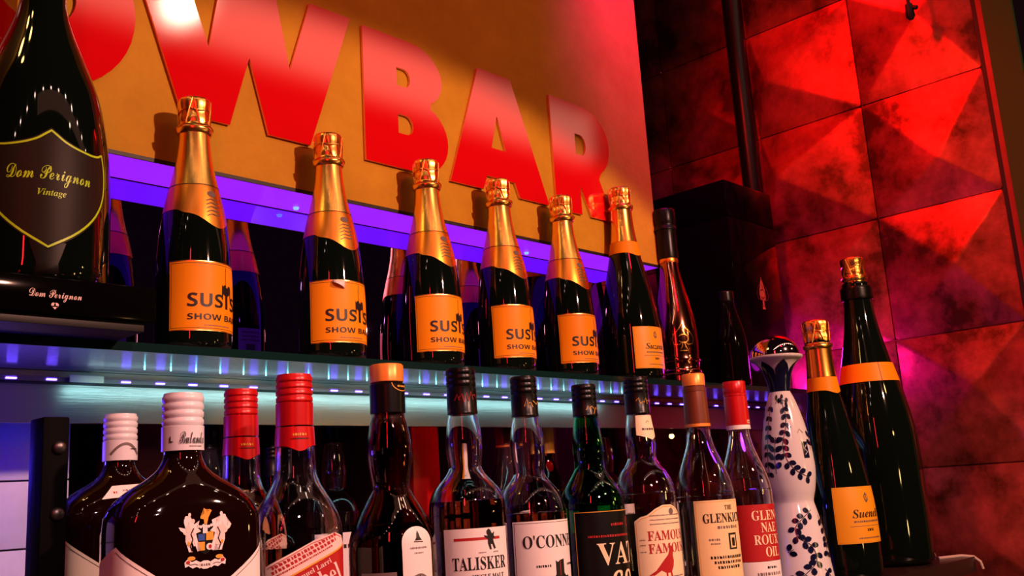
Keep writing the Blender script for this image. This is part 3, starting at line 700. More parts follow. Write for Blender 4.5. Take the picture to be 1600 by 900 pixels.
# --- white-capped flasks
LION = ((-4, 9), (-2, 11), (0, 10), (2, 6), (5, 8), (4, 4), (6, 2), (3, 1), (4, -3), (6, -8), (4, -9), (2, -4), (0, -4), (1, -9), (-1, -9), (-3, -3), (-3, 1), (-6, 3), (-7, 5), (-3, 4), (-4, 7))
def flask(x, y, h, rel, label, front):
    a, b = .0515, .030
    rows = T(h, (.0128, .0128, 2, .036), (.0130, .0130, 2, .044), (.0145, .0142, 2.05, .049), (.0180, .0165, 2.1, .0545), (.0255, .020, 2.3, .0605), (.0370, .024, 2.6, .0675), (.0450, .027, 3.0, .0745), (.0495, .029, 3.4, .082), (a, b, 3.8, .092), (a, b, 3.8, .13), (a, b, 3.8, h - .012), (a, b, 3.8, h - .012), (a - .001, b - .001, 3.8, h - .005), (a - .006, b - .005, 3.6, h))
    t = root('spirit_bottle', (x, y, CZ), face_cam(x, y, rel), label, 'spirit bottle', 'flask-shaped bottles with white caps')
    P = spl(rows); lathe('bottle_glass', P, M['brown_glass'], t, 88)
    cap = lathe('cap', ribs(.0143, h - .0235, h - .0015, 4, .0009) + [(.0132, h - .0002), (.004, h)], M['whitecap'], t, 72, knurl(0))
    sl = lathe('cap_sleeve', [(.0140, h - .0415), (.0147, h - .0412), (.0147, h - .0240), (.0140, h - .0236)], M['whitecap'], t)
    d = Deco()
    if front:
        d.text('Bulanda', .0018, h - .0325, M['ink'], w=.019, h=.0085, style='script'); d.text('L', -.0135, h - .0335, M['ink'], h=.004, style='sans'); d.dashes(-.001, .009, h - .0385, .0007, M['greyink'], 2)
    else:
        d.line([(-.013 + .002 * i, h - .036 + .009 * math.sin(PI * i / 13)) for i in range(14)], .0022, M['greyink']); d.dashes(.004, .012, h - .0315, .0012, M['ink'], 3)
    d.build('cap_print', wrap(.0147), sl, base=.0003)
    f = wrap_sq(a, b, 3.8); L = sum(math.dist(p, q) for p, q in zip(*[iter([(0, 0), (1, 1)])] * 2)) if 0 else 0
    # V-topped white label wrapped across the front and round both sides
    d = Deco(); V = h - .142; top = h - .104
    n = 12; pts = [(-.090, .010), (.090, .010), (.090, top - .012)]
    crv = [(.056 * (1 - i / n) ** 1.0 + 0, V + (top - V) * (1 - i / n) ** 1.15) for i in range(n + 1)]
    pts += crv + [(-u, v) for u, v in reversed(crv[:-1])] + [(-.090, top - .012)]
    d.poly(pts, M['white'])
    e = [(u, v - .003) for u, v in crv] + [(-u, v - .003) for u, v in reversed(crv[:-1])]
    d.line(e, .0005, M['greyink'], 1)
    for q in range(4): d.dashes(-.074, -.064, top - .030 - .006 * q, .0035, M['blue_paint'], q)
    d.build('label', f, t, dv=None)
    d = Deco(); cx, cz = .004, h - .1035; k = .00047
    def B(px, py, rx, ry, m, lift=1): d.ell(cx + px * k, cz - py * k, rx * k, ry * k, m, lift, 10)
    # shield and quarters, with supporters either side
    d.poly([(cx + x_ * k, cz - y_ * k) for x_, y_ in ((-14, -18), (14, -18), (14, 12), (0, 20), (-14, 12))], M['blacklab'], 0)
    d.rect(cx - 12 * k, cx - 1 * k, cz - 14 * k, cz - 2 * k, M['gold_paint'], 1); d.rect(cx + 1 * k, cx + 12 * k, cz + 0 * k, cz + 12 * k, M['gold_paint'], 1)
    d.rect(cx - 11 * k, cx - 1 * k, cz + 0 * k, cz + 9 * k, M['blue_paint'], 1); d.rect(cx - 4 * k, cx + 3 * k, cz + 10 * k, cz + 19 * k, M['white'], 1); B(6, 9, 5, 5, M['white']); B(7, 9, 2.4, 2.8, M['redlab'], 2)
    for s in (-1, 1):
        for mm, sc, ox, oy, lf in ((M['white'], 2.55, 22, -8, 1), (M['pinkink'], 1.5, 23.5, -6, 2)):
            d.poly([(cx + s * (ox - sc * lx) * k, cz - (oy - sc * lz) * k) for lx, lz in LION], mm, lf)
        d.line([(cx + s * q[0] * k, cz - q[1] * k) for q in ((18, -18), (22, -10), (19, -2), (23, 6), (20, 14))], 1.6 * k, M['blacklab'], 3)
        B(s * 27, -24, 2.6, 5, M['white'], 1); B(s * 29, -32, 2.2, 4, M['white'], 1); B(s * 19, -28, 3, 3.4, M['pinkink'], 1); B(s * 24, -37, 2.2, 3, M['white'], 1)
        B(s * 25, 3, 2.2, 3, M['gold_paint'], 3); B(s * 21, 24, 6, 3, M['gold_paint'], 2); B(s * 26, 29, 3, 2.4, M['redlab'], 3)
        d.poly([(cx + s * x_ * k, cz - y_ * k) for x_, y_ in ((8, 30), (14, 27), (20, 29), (27, 25), (31, 29), (30, 36), (25, 34), (19, 38), (13, 36), (8, 39))], M['white'], 1)
        d.line([(cx + s * x_ * k, cz - y_ * k) for x_, y_ in ((11, 34), (16, 32), (22, 33), (27, 30))], 1.2 * k, M['greyink'], 2)
    B(0, 34, 10, 6, M['white'], 1); d.dashes(cx - 7 * k, cx + 7 * k, cz - 34 * k, 3.5 * k, M['greyink'], 6, 2)
    for px in (-11, -7, -3, 1, 5, 9): B(px, -21 + (px % 3) * .8, 2.3, 2.2, M['white'] if px % 2 else M['pinkink'], 1)
    d.poly([(cx + x_ * k, cz - y_ * k) for x_, y_ in ((-2, -23), (2, -23), (4, -32), (9, -42), (6, -44), (2, -36), (0, -44), (-3, -46), (-2, -38), (-8, -34), (-8, -31), (-3, -30))], M['gold_paint'], 2)
    if front: d.build('crest', f, t)
    else:
        d = Deco(); d.poly([(-.026, .02), (.002, .02), (.002, h - .104)] + arc(-.012, h - .104, .014, .012, 0, 180, 8)[1:], M['white'])
        d.line(arc(-.012, h - .126, .008, .012, 60, 320, 10), .0012, M['greyink']); d.line([(-.018, .06), (-.014, .08), (-.008, .07)], .0012, M['greyink']); d.build('front_label', f, t)
        d = Deco(); d.poly([(-.024, h - .0745), (.016, h - .0715), (.020, h - .0620), (-.014, h - .0635)], M['white']); d.dashes(-.006, .012, h - .0675, .0016, M['greyink'], 4); d.dashes(-.014, -.011, h - .0690, .0018, M['redink'], 5)
        Bz, Az, Nz = (interp([(q[c], q[-1]) for q in P]) for c in (1, 0, 2))
        def fs(u, v, off):
            a_, n_ = Az(v), Nz(v)
            return (u, -Bz(v) * max(0, 1 - min(1, abs(u) / a_) ** n_) ** (1 / n_) - off, v)
        d.build('shoulder_tag', fs, t, dv=.004, base=.0012)
    return t
flask(.349, .66, .262, 22, 'dark flask-shaped bottle with white cap, coloured crest and white V-topped label', True)
flask(.395, .86, .268, 20, 'dark flask-shaped bottle with white cap half hidden beside the black post', False)

# --- red-capped square bottles
def square_red(x, y, h, rel, label, level, liq):
    a = .0365
    rows = T(h, (.0150, .0150, 2, .020), (.0165, .0165, 2, .048), (.0175, .0175, 2, .068), (.0182, .0182, 2, .085), (.0205, .0205, 2.05, .095), (.0250, .0250, 2.2, .104), (.0310, .0310, 2.6, .115), (.0350, .0350, 3.1, .127), (a, a, 3.6, .140), (a, a, 3.6, .16), (a, a, 3.6, h - .012), (a, a, 3.6, h - .012), (a - .001, a - .001, 3.6, h - .005), (a - .006, a - .006, 3.4, h))
    t, P = spirit('spirit_bottle', x, y, h, rel, label, 'spirit bottle', M['glass'], rows, M[liq], h - level, 'square bottles with red caps', 72)
    R = interp(P)
    lathe('cap', ribs(.0163, h - .0255, h - .0015, 4, .0011) + [(.0152, h - .0002), (.004, h)], M['redcap'], t, 72)
    lathe('cap_sleeve', [(.0160, h - .0465), (.0167, h - .0462), (.0166, h - .0262), (.0160, h - .0257)], M['redcap'], t)
    foil_skirt('neck_label', R, h - .0475, lambda q: h - .064 - .005 * math.exp(-(q / .5) ** 2), M['redcap'], t, .0005)
    d = Deco(); d.dashes(-.006, .006, h - .0545, .0022, M['gold_paint'], 3); d.dashes(-.008, .008, h - .058, .0012, M['ink'], 4); d.build('neck_print', wrap(R), t, base=.0009)
    f = wrap_sq(a, a, 3.6); sl = math.tan(math.radians(24))
    d = Deco(); c0 = h - .166
    yy = lambda u: c0 + sl * u
    L, Rr = -.037, .036
    d.poly([(L, .012), (Rr, .012), (Rr, yy(Rr)), (L, yy(L))], M['redlab'])
    top = [(L, yy(L)), (Rr, yy(Rr)), (Rr - .004, yy(Rr - .004) + .009), (Rr - .012, yy(Rr - .012) + .0155), (.005, yy(.005) + .0185), (L, yy(L) + .0180)]
    d.poly(top, M['pinkink'])
    d.line([(L, yy(L)), (Rr, yy(Rr))], .0014, M['gold_paint'], 2)
    for q, (off, hh) in enumerate(((.0135, .0030), (.0095, .0030), (.0050, .0016))):
        d.dashes(L + .004, Rr - .009 - .003 * (q == 2), yy(-.002) + off, hh, M['redink'], 9 + q, 1, 24)
    d.line([(L + .002, yy(L) + .0165), (.003, yy(.003) + .0170), (Rr - .012, yy(Rr - .012) + .0140), (Rr - .005, yy(Rr - .005) + .0080)], .0006, M['redink'], 1)
    d.text('Samuel Larri', .003, yy(.003) - .0050, M['pinkink'], w=.036, h=.0042, style='serif', rot=24)
    d.text('Red Label', -.004, yy(-.004) - .0170, M['pinkink'], w=.070, h=.0150, style='serif', rot=24)
    d.build('label', f, t)
    d = Deco(); d.rect(.052, .094, h - .20, h - .155, M['white']); d.build('back_label', f, t)
    return t
square_red(.504, .75, .294, 15, 'red-capped bottle with slanted red label, in the front row beside the crested flask', .150, 'whisky_dark')
square_red(.516, .86, .294, 20, 'red-capped bottle half hidden behind the crested flask, its label out of sight', .098, 'whisky_pale')

# --- smoked brown bottle with orange cap top
h = .307; x, y = .603, .74
rows = T(h, (.0150, .030), (.0160, .050), (.0180, .058), (.0208, .074), (.0214, .088), (.0195, .104), (.0178, .114), (.0195, .122), (.0245, .131), (.0310, .142), (.0370, .154), (.0400, .164), (.0408, .178), (.0408, .20), *BASE(.0408, h))
t, P = spirit('spirit_bottle', x, y, h, 35, 'smoked brown bottle with orange-topped black cap and tall narrow pale label', 'spirit bottle', M['smoke'], rows, M['whisky_dark'], h - .150)
lathe('cap', [(.0153, h - .0475), (.0170, h - .0470), (.0170, h - .0200), (.0158, h - .0190), (.0153, h - .0180)], M['blackcap'], t)
lathe('cap_top', [(.0152, h - .0180), (.0162, h - .0172), (.0162, h - .0015), (.0152, h - .0002), (.003, h)], M['orangecap'], t, 72, knurl(60))
R = interp(P)
d = Deco(); d.line(arc(.006, h - .0185, .012, .0085, 185, 355, 12), .0008, M['gold_paint']); d.dashes(0, .012, h - .0225, .0018, M['gold_paint'], 2); d.build('cap_print', wrap(.0171), t, base=.0003)
d = Deco(); d.poly([(-.0165, .012), (.0165, .012), (.0165, h - .168)] + arc(0, h - .168, .0165, .0145, 0, 180, 14)[1:] , M['white'])
d.poly([(.0 + x_, h - .163 + z_) for x_, z_ in ((0, .006), (.0012, .003), (.0018, 0), (.004, -.003), (-.004, -.003), (-.0018, 0), (-.0012, .003))], M['ink'], 1); d.line([(-.005, h - .1670), (.005, h - .1675)], .0009, M['ink'])
d.dashes(-.009, .009, h - .1725, .0016, M['greyink'], 3); d.dashes(-.005, .005, h - .177, .0012, M['greyink'], 5)
d.line(arc(0, h - .206, .010, .010, 20, 160, 10), .0020, M['greyink']); d.line([(0, h - .196), (0, h - .203)], .001, M['ink']); d.line(arc(0, h - .226, .007, .008, -60, 200, 12), .0014, M['greyink']); d.line([(-.004, h - .233), (0, h - .222), (.004, h - .233)], .001, M['greyink'])
d.build('label', wrap(R), t)
d = Deco(); d.rect(-.056, -.022, .02, h - .192, M['greyink']); d.text('RW', -.034, h - .216, M['ink'], h=.008); d.line([(-.034, h - .206), (-.033, h - .198), (-.030, h - .204)], .0012, M['ink'])
d.build('dark_label', wrap(R), t)  # ghost of the back label in the glass, printed in grey

def neck_cap(t, h, r, z0, split=None, m='blackcap', print_m=None, seed=1):
    lathe('cap', [(r - .001, h - z0), (r + .0004, h - z0 + .0006), (r + .0004, h - z0 + .003), (r, h - z0 + .0036), (r, h - .022), (r - .0006, h - .0215), (r - .0006, h - .0205)] + ribs(r, h - .0200, h - .0015, 3, .0006) + [(r - .001, h - .0003), (.003, h)], M[m], t, 64)
    if print_m:
        d = Deco(); rd = random.Random(seed)
        for q in range(5):
            u = -.012 + .005 * q; d.line([(u, h - .033 + rd.uniform(-.004, .004)), (u + .003, h - .029 + rd.uniform(-.003, .003)), (u + .005, h - .034 + rd.uniform(-.004, .004))], .0007, M[print_m])
        d.build('cap_print', wrap(r + .0004), t, base=.0003)
# --- clear bottle with white label, first of the bulb-necked ones
h = .310; x, y = .711, .75
rows = T(h, (.0150, .030), (.0158, .050), (.0175, .062), (.0190, .075), (.0186, .088), (.0170, .100), (.0178, .106), (.0225, .113), (.0290, .120), (.0350, .128), (.0385, .137), (.0395, .147), (.0395, .17), *BASE(.0395, h))
t, P = spirit('spirit_bottle', x, y, h, 16, 'black-capped clear bottle with amber whisky and square white label showing a small lion', 'spirit bottle', M['glass'], rows, M['whisky_dark'], h - .137)
neck_cap(t, h, .0157, .049, print_m='redink', seed=3); R = interp(P)
d = Deco(); L = .037; d.rect(-L, L, .012, h - .164, M['white'])
d.rect(-.026, .023, h - .1755, h - .1728, M['redink'], 1)
cz = h - .176
d.poly([(.011 + x_ * .001, cz + z_ * .001) for x_, z_ in ((-4, 9), (-2, 11), (0, 10), (2, 6), (5, 8), (4, 4), (6, 2), (3, 1), (4, -3), (6, -8), (4, -9), (2, -4), (0, -4), (1, -9), (-1, -9), (-3, -3), (-3, 1), (-6, 3), (-7, 5), (-3, 4), (-4, 7))], M['ink'], 2)
d.dashes(-.002, .006, h - .1875, .0012, M['greyink'], 3); d.dashes(.014, .020, h - .1875, .0012, M['greyink'], 4)
d.text('TALISKER', .001, h - .1975, M['ink'], w=.059, h=.0125)
d.text('SINGLE MALT', .008, h - .2105, M['ink'], w=.036, h=.0052); d.text('SCOTCH WHISKY', .006, h - .2185, M['ink'], w=.044, h=.0058); d.dashes(-.004, .012, h - .228, .004, M['ink'], 7)
d.build('label', wrap(R), t)
d = Deco(); d.rect(.090, .150, .03, h - .17, M['white']); d.build('back_label', wrap(R), t)

# --- second bulb-necked bottle
h = .307; x, y = .818, .76
rows = T(h, (.0145, .030), (.0155, .050), (.0178, .062), (.0196, .075), (.0190, .092), (.0176, .106), (.0198, .114), (.0265, .122), (.0325, .131), (.0365, .141), (.0385, .152), (.0388, .165), *BASE(.0388, h))
t, P = spirit('spirit_bottle', x, y, h, 44, 'black-capped clear bottle with pink-white label showing a dark bird emblem', 'spirit bottle', M['glass'], rows, M['whisky_dark'], h - .152)
neck_cap(t, h, .0152, .046, print_m='gold_paint', seed=8); R = interp(P)
d = Deco(); L = .052; z1 = h - .160; d.rect(-L, L, .012, z1, M['white']); d.line([(-L + .002, .014), (-L + .002, z1 - .002), (L - .002, z1 - .002), (L - .002, .014)], .0007, M['ink'])
d.text("O'CONNELL", .002, h - .1815, M['ink'], w=.086, h=.0135)
cz = h - .214
d.poly([(x_ * .001, cz + z_ * .001) for x_, z_ in ((-6, 12), (-3, 10), (0, 12), (0, 12), (6, 13), (6, -2), (9, -5), (13, -4), (14, -8), (9, -10), (4, -14), (0, -12), (-3, -15), (-8, -11), (-13, -10), (-12, -6), (-8, -5), (-6, -2))], M['ink'], 1); d.line([(0, cz + .011), (0, cz - .004)], .0008, M['redlab'], 2)
d.dashes(-.028, -.012, h - .207, .0026, M['ink'], 3); d.dashes(.012, .026, h - .207, .0026, M['ink'], 4); d.dashes(-.030, .030, h - .2365, .0055, M['ink'], 5); d.dashes(-.010, .012, h - .2455, .003, M['ink'], 6)
d.build('label', wrap(R), t)

# --- green bottle
h = .302; x, y = .925, .76
rows = T(h, (.0142, .030), (.0148, .042), (.0165, .054), (.0182, .068), (.0186, .080), (.0178, .092), (.0190, .102), (.0240, .111), (.0300, .120), (.0350, .130), (.0375, .141), (.0380, .155), *BASE(.0380, h))
t, P = spirit('spirit_bottle', x, y, h, 49, 'green glass bottle with black cap and black label bearing large pale lettering', 'spirit bottle', M['green'], rows, M['whisky_dark'], h - .175)
neck_cap(t, h, .0151, .039, print_m='gold_paint', seed=5); R = interp(P)
d = Deco(); L = .056; z1 = h - .150; d.rect(-L, L, .012, z1, M['blacklab']); d.line([(-L + .001, .013), (-L + .001, z1 - .001), (L - .001, z1 - .001), (L - .001, .013)], .0012, M['gold_paint'])
d.text('VAT', .0, h - .1985, M['cream'], w=.062, h=.0250); d.text('69', .002, h - .2315, M['cream'], w=.036, h=.0285)
d.rect(-.001, .001, h - .247, h - .217, M['blacklab'], 4)
d.dashes(-.040, .030, h - .1785, .0026, M['redink'], 3); d.dashes(-.012, .008, h - .166, .003, M['redink'], 4); d.ell(.020, h - .164, .005, .006, M['redlab'], 1); d.ell(.020, h - .164, .003, .004, M['blacklab'], 2)
d.build('label', wrap(R), t)

# --- clear bottle with bird label
h = .313; x, y = 1.018, .75
rows = T(h, (.0148, .030), (.0155, .050), (.0175, .066), (.0190, .082), (.0186, .096), (.0186, .103), (.0225, .111), (.0300, .121), (.0350, .132), (.0378, .145), (.0384, .158), *BASE(.0384, h))
t, P = spirit('spirit_bottle', x, y, h, 40, 'nearly empty clear bottle with black cap, cream neck tag and red bird on arched label', 'spirit bottle', M['glass'], rows, M['whisky_dark'], h - .235)
neck_cap(t, h, .0157, .047, print_m='gold_paint', seed=6); R = interp(P)
d = Deco(); d.poly([(-.0165, h - .0735), (-.0165, h - .0490), (.0165, h - .0490), (.0165, h - .0735), (.004, h - .0800), (-.004, h - .0770)], M['cream']); d.dashes(-.009, .009, h - .0665, .0028, M['ink'], 2); d.line([(-.003, h - .059), (0, h - .056), (.003, h - .058)], .0008, M['greyink']); d.build('neck_label', wrap(R, .0178), t, dv=.005)
d = Deco(); L = .043; z1 = h - .172; ap = [(L, z1 - .006), (L * .82, z1 - .001), (L * .62, z1 + .001), (L * .38, z1 + .008), (L * .15, z1 + .012)]
ol = [(-L, .012), (L, .012)] + ap + [(-u, v) for u, v in reversed(ap)]
d.poly(ol, M['cream']); d.line([(u * .95, v - .002) for u, v in [(L, .02)] + ap + [(-u, v) for u, v in reversed(ap)] + [(-L, .02)]], .0007, M['gold_paint'])
d.text('FAMOUS', .0, h - .1955, M['redink'], w=.056, h=.0115); d.text('FAMOUS', .0, h - .2105, M['redink'], w=.056, h=.0115)
for q in range(3): d.dashes(-.024, .024, h - .172 - .005 * q, .0014, M['greyink'], q)
d.ell(.006, h - .168, .004, .004, M['greyink'], 1)
cz = h - .232
d.poly([(-.008 + x_ * .00112, cz + z_ * .00105) for x_, z_ in ((4, 22), (7, 23), (9, 21), (10, 17), (9, 12), (10, 6), (9, 0), (6, -6), (7, -11), (5, -11), (4, -7), (1, -7), (1, -12), (-1, -12), (-1, -7), (-6, -4), (-14, -9), (-20, -9), (-12, -4), (-7, 2), (-2, 8), (3, 13), (5, 18))], M['redlab'], 1)
d.line([(-.020, cz - .0125), (.020, cz - .0115)], .0012, M['greyink'])
for q, zz in enumerate((-.200, -.206, -.214)): d.dashes(-.038, -.031, h + zz, .0014, M['greyink'], q + 3)
d.build('label', wrap(R), t)
d = Deco(); d.rect(.088, .155, .02, h - .170, M['white']); d.build('back_label', wrap(R), t)

# --- tall clear bottle with brown sleeve
h = .318; x, y = 1.106, .72
rows = T(h, (.0145, .030), (.0150, .070), (.0165, .084), (.0195, .098), (.0240, .110), (.0290, .122), (.0335, .134), (.0365, .146), (.0378, .158), (.0380, .172), *BASE(.0380, h))
t, P = spirit('spirit_bottle', x, y, h, 36, 'clear bottle with brown sleeve cap and buff rectangular label, left of the narrow red-capped one', 'spirit bottle', M['glass'], rows, M['whisky'], h - .262)
lathe('cap_top', [(.0140, h - .0165), (.0150, h - .0160), (.0150, h - .0015), (.0140, h - .0002), (.003, h)], M['orangecap'], t)
lathe('cap_sleeve', spl([(.0142, h - .0165), (.0142, h - .0190), (.0142, h - .0190), (.0155, h - .0195), (.0155, h - .0240), (.0155, h - .0240), (.0148, h - .0245), (.0152, h - .0260), (.0163, h - .0660), (.0163, h - .0660), (.0158, h - .0665)][::-1], 2), M['browncap'], t)
lathe('gold_ring', [(.0160, h - .0705), (.0168, h - .0700), (.0167, h - .0664), (.0160, h - .0660)], M['orangecap'], t); R = interp(P)
d = Deco(); L = .039; z0, z1 = h - .268, h - .164; d.rect(-L, L, z0, z1, M['buff']); d.line([(-L + .002, z0 + .002), (L - .002, z0 + .002), (L - .002, z1 - .002), (-L + .002, z1 - .002)], .0008, M['gold_paint'], 1, True)
d.text('THE', .006, h - .1735, M['ink'], w=.012, h=.0055); d.text('GLENKICH', .002, h - .186, M['ink'], w=.062, h=.0115)
d.dashes(-.012, .020, h - .1975, .0036, M['greyink'], 2); d.rect(.002, .016, h - .225, h - .205, M['ink'], 1); d.rect(.0045, .0135, h - .223, h - .2075, M['buff'], 2); d.rect(.0065, .0115, h - .221, h - .211, M['ink'], 3)
d.dashes(-.024, -.010, h - .212, .0026, M['greyink'], 5); d.dashes(-.022, -.010, h - .217, .002, M['greyink'], 6)
for q in range(3): d.dashes(-.024 + .004 * q, .026 - .004 * q, h - .2335 - .006 * q, .0036, M['ink'], 11 + q)
d.build('label', wrap(R), t)
d = Deco(); d.rect(-.03, .03, h - .30, h - .275, M['blacklab']); d.dashes(-.012, .014, h - .284, .004, M['cream'], 3); d.build('lower_label', wrap(R), t)
d = Deco(); d.rect(.080, .155, h - .24, h - .165, M['white']); d.build('back_label', wrap(R), t)

# --- narrow clear bottle with red cap
h = .310; x, y = 1.19, .71
rows = T(h, (.0135, .030), (.0140, .068), (.0155, .080), (.0185, .092), (.0235, .106), (.0285, .120), (.0325, .134), (.0345, .147), (.0350, .160), *BASE(.0350, h))
t, P = spirit('spirit_bottle', x, y, h, 30, 'narrow clear bottle with smooth red cap and red label, beside the white patterned decanter', 'spirit bottle', M['glass'], rows, M['whisky_dark'], h - .262)
lathe('cap', [(.0148, h - .0605), (.0160, h - .0600), (.0156, h - .0225), (.0148, h - .0220), (.0148, h - .0205), (.0156, h - .0200), (.0156, h - .0180), (.0150, h - .0175), (.0154, h - .0165), (.0154, h - .0015), (.0145, h - .0002), (.003, h)], M['redcap'], t)
lathe('white_ring', [(.0152, h - .0665), (.0163, h - .0660), (.0162, h - .0606), (.0152, h - .0602)], M['white'], t); R = interp(P)
d = Deco(); d.rect(.006, .014, h - .0585, h - .0540, M['cream']); d.dashes(.0068, .0132, h - .0562, .0022, M['redink'], 2, 2); d.build('cap_print', wrap(.0160), t, base=.0003)
d = Deco(); L = .0345; z0, z1 = h - .238, h - .166; d.rect(-L, L, z0, z1, M['redlab'])
d.text('GLEN', .006, h - .180, M['cream'], w=.040, h=.0125); d.text('NAE', .010, h - .1955, M['cream'], w=.026, h=.0125); d.text('ROUX', .006, h - .211, M['cream'], w=.040, h=.0125); d.text('OIL', .012, h - .2265, M['cream'], w=.024, h=.0125)
d.rect(-L, L, h - .270, z0 - .0005, M['white'], 0); d.dashes(.0, .016, h - .246, .003, M['ink'], 2); d.dashes(-.014, .024, h - .254, .004, M['greyink'], 3); d.dashes(.0, .014, h - .262, .003, M['greyink'], 4)
d.build('label', wrap(R), t)

# --- white porcelain decanter with dark vines
h = .392
t = root('porcelain_decanter', (1.372, .74, CZ), face_cam(1.372, .74, 0), 'white porcelain decanter with dark blue vine pattern and domed metal stopper', 'decanter')
CP = spl([(.036, 0), (.0455, .003), (.0480, .010), (.0470, .030), (.0435, .060), (.0395, .095), (.0350, .120), (.0312, .136), (.0306, .141), (.0318, .147), (.0352, .160), (.0382, .180), (.0385, .200), (.0360, .225), (.0315, .252), (.0260, .275), (.0200, .294), (.0158, .304), (.0146, .309)])
R = interp(CP); lathe('body', CP, M['porcelain'], t, 72)
FL = spl([(.0146, .300), (.0150, .306), (.0168, .318), (.0195, .330), (.0240, .341), (.0310, .350), (.0385, .3545), (.0404, .3570), (.0396, .3592), (.0330, .3596)])
lathe('neck_flange', FL, M['porcelain'], t, 72)
RF = interp(FL[:-4]); d = Deco()
for q in range(6):
    c = q * PI / 3 + .35; w = PI / 6
    pts = [(c - w * 1.02, .302), (c + w * 1.02, .302), (c + w * 1.0, .330), (c + w * .92, .338), (c + w * .55, .345), (c, .3515), (c - w * .55, .345), (c - w * .92, .338), (c - w * 1.0, .330)]
    d.poly([(a * .02, v) for a, v in pts], M['cobalt'])
d.build('petals', wrap(RF, .02), t, dv=.0025, du=.003, base=.0007)
lathe('stopper', [(.0340, .3596), (.0362, .3605)] + [(.0362 * math.cos(a), .3610 + .0315 * math.sin(a)) for a in [PI / 2 * i / 12 for i in range(12)]] + [(.0015, .3925)], M['chrome'], t, 64)
d = Deco()
def vine(pts, n, m=M['cobalt'], s=1.0, both=True):
    P = spl(pts, 8); d.line(P, .0011, m, 0)
    D = [0]
    for a, b in zip(P, P[1:]): D.append(D[-1] + math.dist(a, b))
    for q in range(n):
        g = D[-1] * (q + .5) / n; i = max(k for k in range(len(D)) if D[k] <= g); i = min(i, len(P) - 2)
        p = P[i]; a = math.atan2(P[i + 1][1] - p[1], P[i + 1][0] - p[0])
        for sd in ((1, -1) if both else (1 if q % 2 else -1,)):
            b = a + sd * .75; L = .0088 * s; w = .0029 * s
            c, sn = math.cos(b), math.sin(b)
            lp = [(.0012, 0), (.003, .7), (.0055, 1), (.0078, .7), (.0092, 0), (.0078, -.7), (.0055, -1), (.003, -.7)]
            d.poly([(p[0] + c * (x_ / .0088 * L) - sn * y_ * w, p[1] + sn * (x_ / .0088 * L) + c * y_ * w) for x_, y_ in lp], m, 1)
rr = .0385
vine([(-.026, .288), (-.030, .262), (-.031, .235), (-.032, .205), (-.032, .178)], 8, s=1.25)
vine([(.002, .286), (.006, .268), (.002, .246), (-.005, .224), (-.001, .202), (.011, .185), (.032, .174)], 11, s=1.35)
vine([(-.019, .182), (-.019, .205), (-.016, .236)], 4, s=1.5)
vine([(-.014, .286), (-.004, .294), (.016, .286)], 3, s=1.2)
vine([(.044, .215), (.052, .240), (.064, .225), (.062, .200)], 5, s=1.3); vine([(.070, .28), (.076, .24), (.07, .19)], 6, s=1.3); vine([(-.055, .28), (-.062, .23), (-.055, .185)], 6, s=1.3)
vine([(.030, .128), (.014, .118), (.000, .105), (.002, .090), (.018, .078), (.022, .058), (.008, .042), (-.008, .030)], 12, s=1.4)
vine([(-.014, .070), (-.006, .074)], 2, s=1.4); vine([(.046, .120), (.050, .090), (.044, .060)], 5, s=1.3); vine([(-.046, .120), (-.050, .085), (-.044, .05), (-.04, .02)], 7, s=1.3); vine([(.032, .045), (.042, .030), (.036, .015)], 3, s=1.3)
d.rect(.026, .037, .203, .227, M['cobalt'], 1); d.line([(.029, .208), (.034, .212), (.029, .217), (.034, .222)], .0012, M['porcelain'], 2); d.line([(.022, .240), (.027, .246), (.034, .240)], .0008, M['greyink'], 1)
d.build('vine_pattern', wrap(R, rr), t, dv=.005, base=.0004)

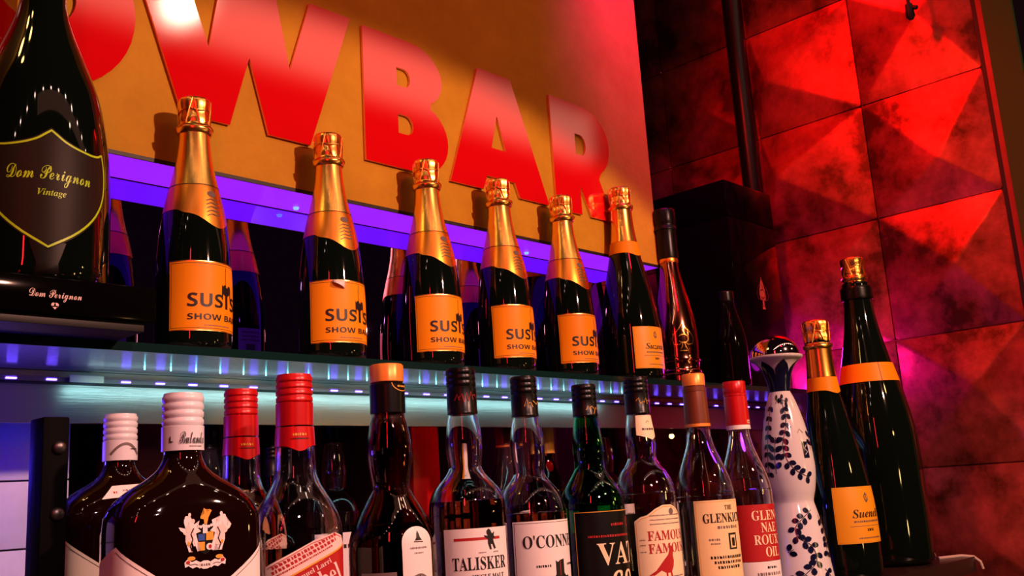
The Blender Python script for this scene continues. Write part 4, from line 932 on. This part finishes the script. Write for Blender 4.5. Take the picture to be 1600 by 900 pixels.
# ------------------------------------------------------------------ second row in the dark recess
def back_bottle(x, capm, topz, label, glass='glass', neck=None, cap_h=.045, y=1.275, ring=None, liq='whisky_dark', straight=False):
    h = topz - CZ
    if straight: rows = T(h, (.0145, .03), (.0150, .06), (.0170, .08), (.0205, .098), (.0270, .115), (.0330, .132), (.0370, .15), (.0378, .17), *BASE(.0378, h))
    else: rows = T(h, (.0148, .03), (.0155, .046), (.0180, .062), (.0205, .08), (.0208, .094), (.0190, .110), (.0190, .116), (.0250, .124), (.0320, .134), (.0370, .148), (.0382, .165), *BASE(.0382, h))
    t, P = spirit('spirit_bottle', x, y, h, 30, label, 'spirit bottle', M[glass], rows, M[liq], h - .17)
    neck_cap(t, h, .0162, cap_h, m=capm)
    if ring: lathe('cap_ring', [(.0160, h - cap_h - .004), (.0169, h - cap_h - .0036), (.0169, h - cap_h), (.0160, h - cap_h + .0004)], M[ring], t)
    R = interp(P)
    if neck:
        d = Deco(); d.rect(-.020, .020, h - .100, h - .055, M[neck]); d.rect(-.020, -.012, h - .1005, h - .0545, M['orange'], 1); d.build('neck_label', wrap(R, .019), t, dv=.006)
    d = Deco(); d.rect(-.034, .034, .02, h - .18, M['white']); d.dashes(-.02, .02, h - .20, .006, M['ink'], int(x * 100)); d.build('label', wrap(R), t)
    return t
back_bottle(.712, 'blackcap', .135, 'black-capped bottle in the recess between the white cap and the red caps')
back_bottle(.815, 'blackcap', .095, 'short dark bottle in the recess between the two red caps', 'smoke')
back_bottle(.925, 'blackcap', .142, 'black-capped bottle in the recess right of the larger red-capped bottle')
back_bottle(1.205, 'blackcap', .150, 'dark bottle with pale neck label in the recess beside the bright red board', 'smoke', 'white')
back_bottle(1.312, 'browncap', .152, 'brown-capped bottle in the recess between the two bulb-necked bottles', ring='orangecap', straight=True, cap_h=.06)
back_bottle(1.425, 'gold_paint', .145, 'yellow-capped bottle in the recess left of the green bottle', 'smoke', straight=True, cap_h=.07)
back_bottle(1.60, 'blackcap', .150, 'black-capped bottle in the recess right of the green bottle')

# ------------------------------------------------------------------ string of fairy lights hanging at the front right of the room (reflected in the dark glass)
FAIRY = [(1.786, .082, .512), (1.661, .027, .222), (1.57, -.275, 0), (1.615, -.29, -.17), (-.05, 1.03, 1.20), (-.01, .90, 1.37), (-.06, .90, 1.23)]
for p in FAIRY: light('POINT', 'fairy_light', p, (1, .58, .2), 1.3, shadow_soft_size=.026)
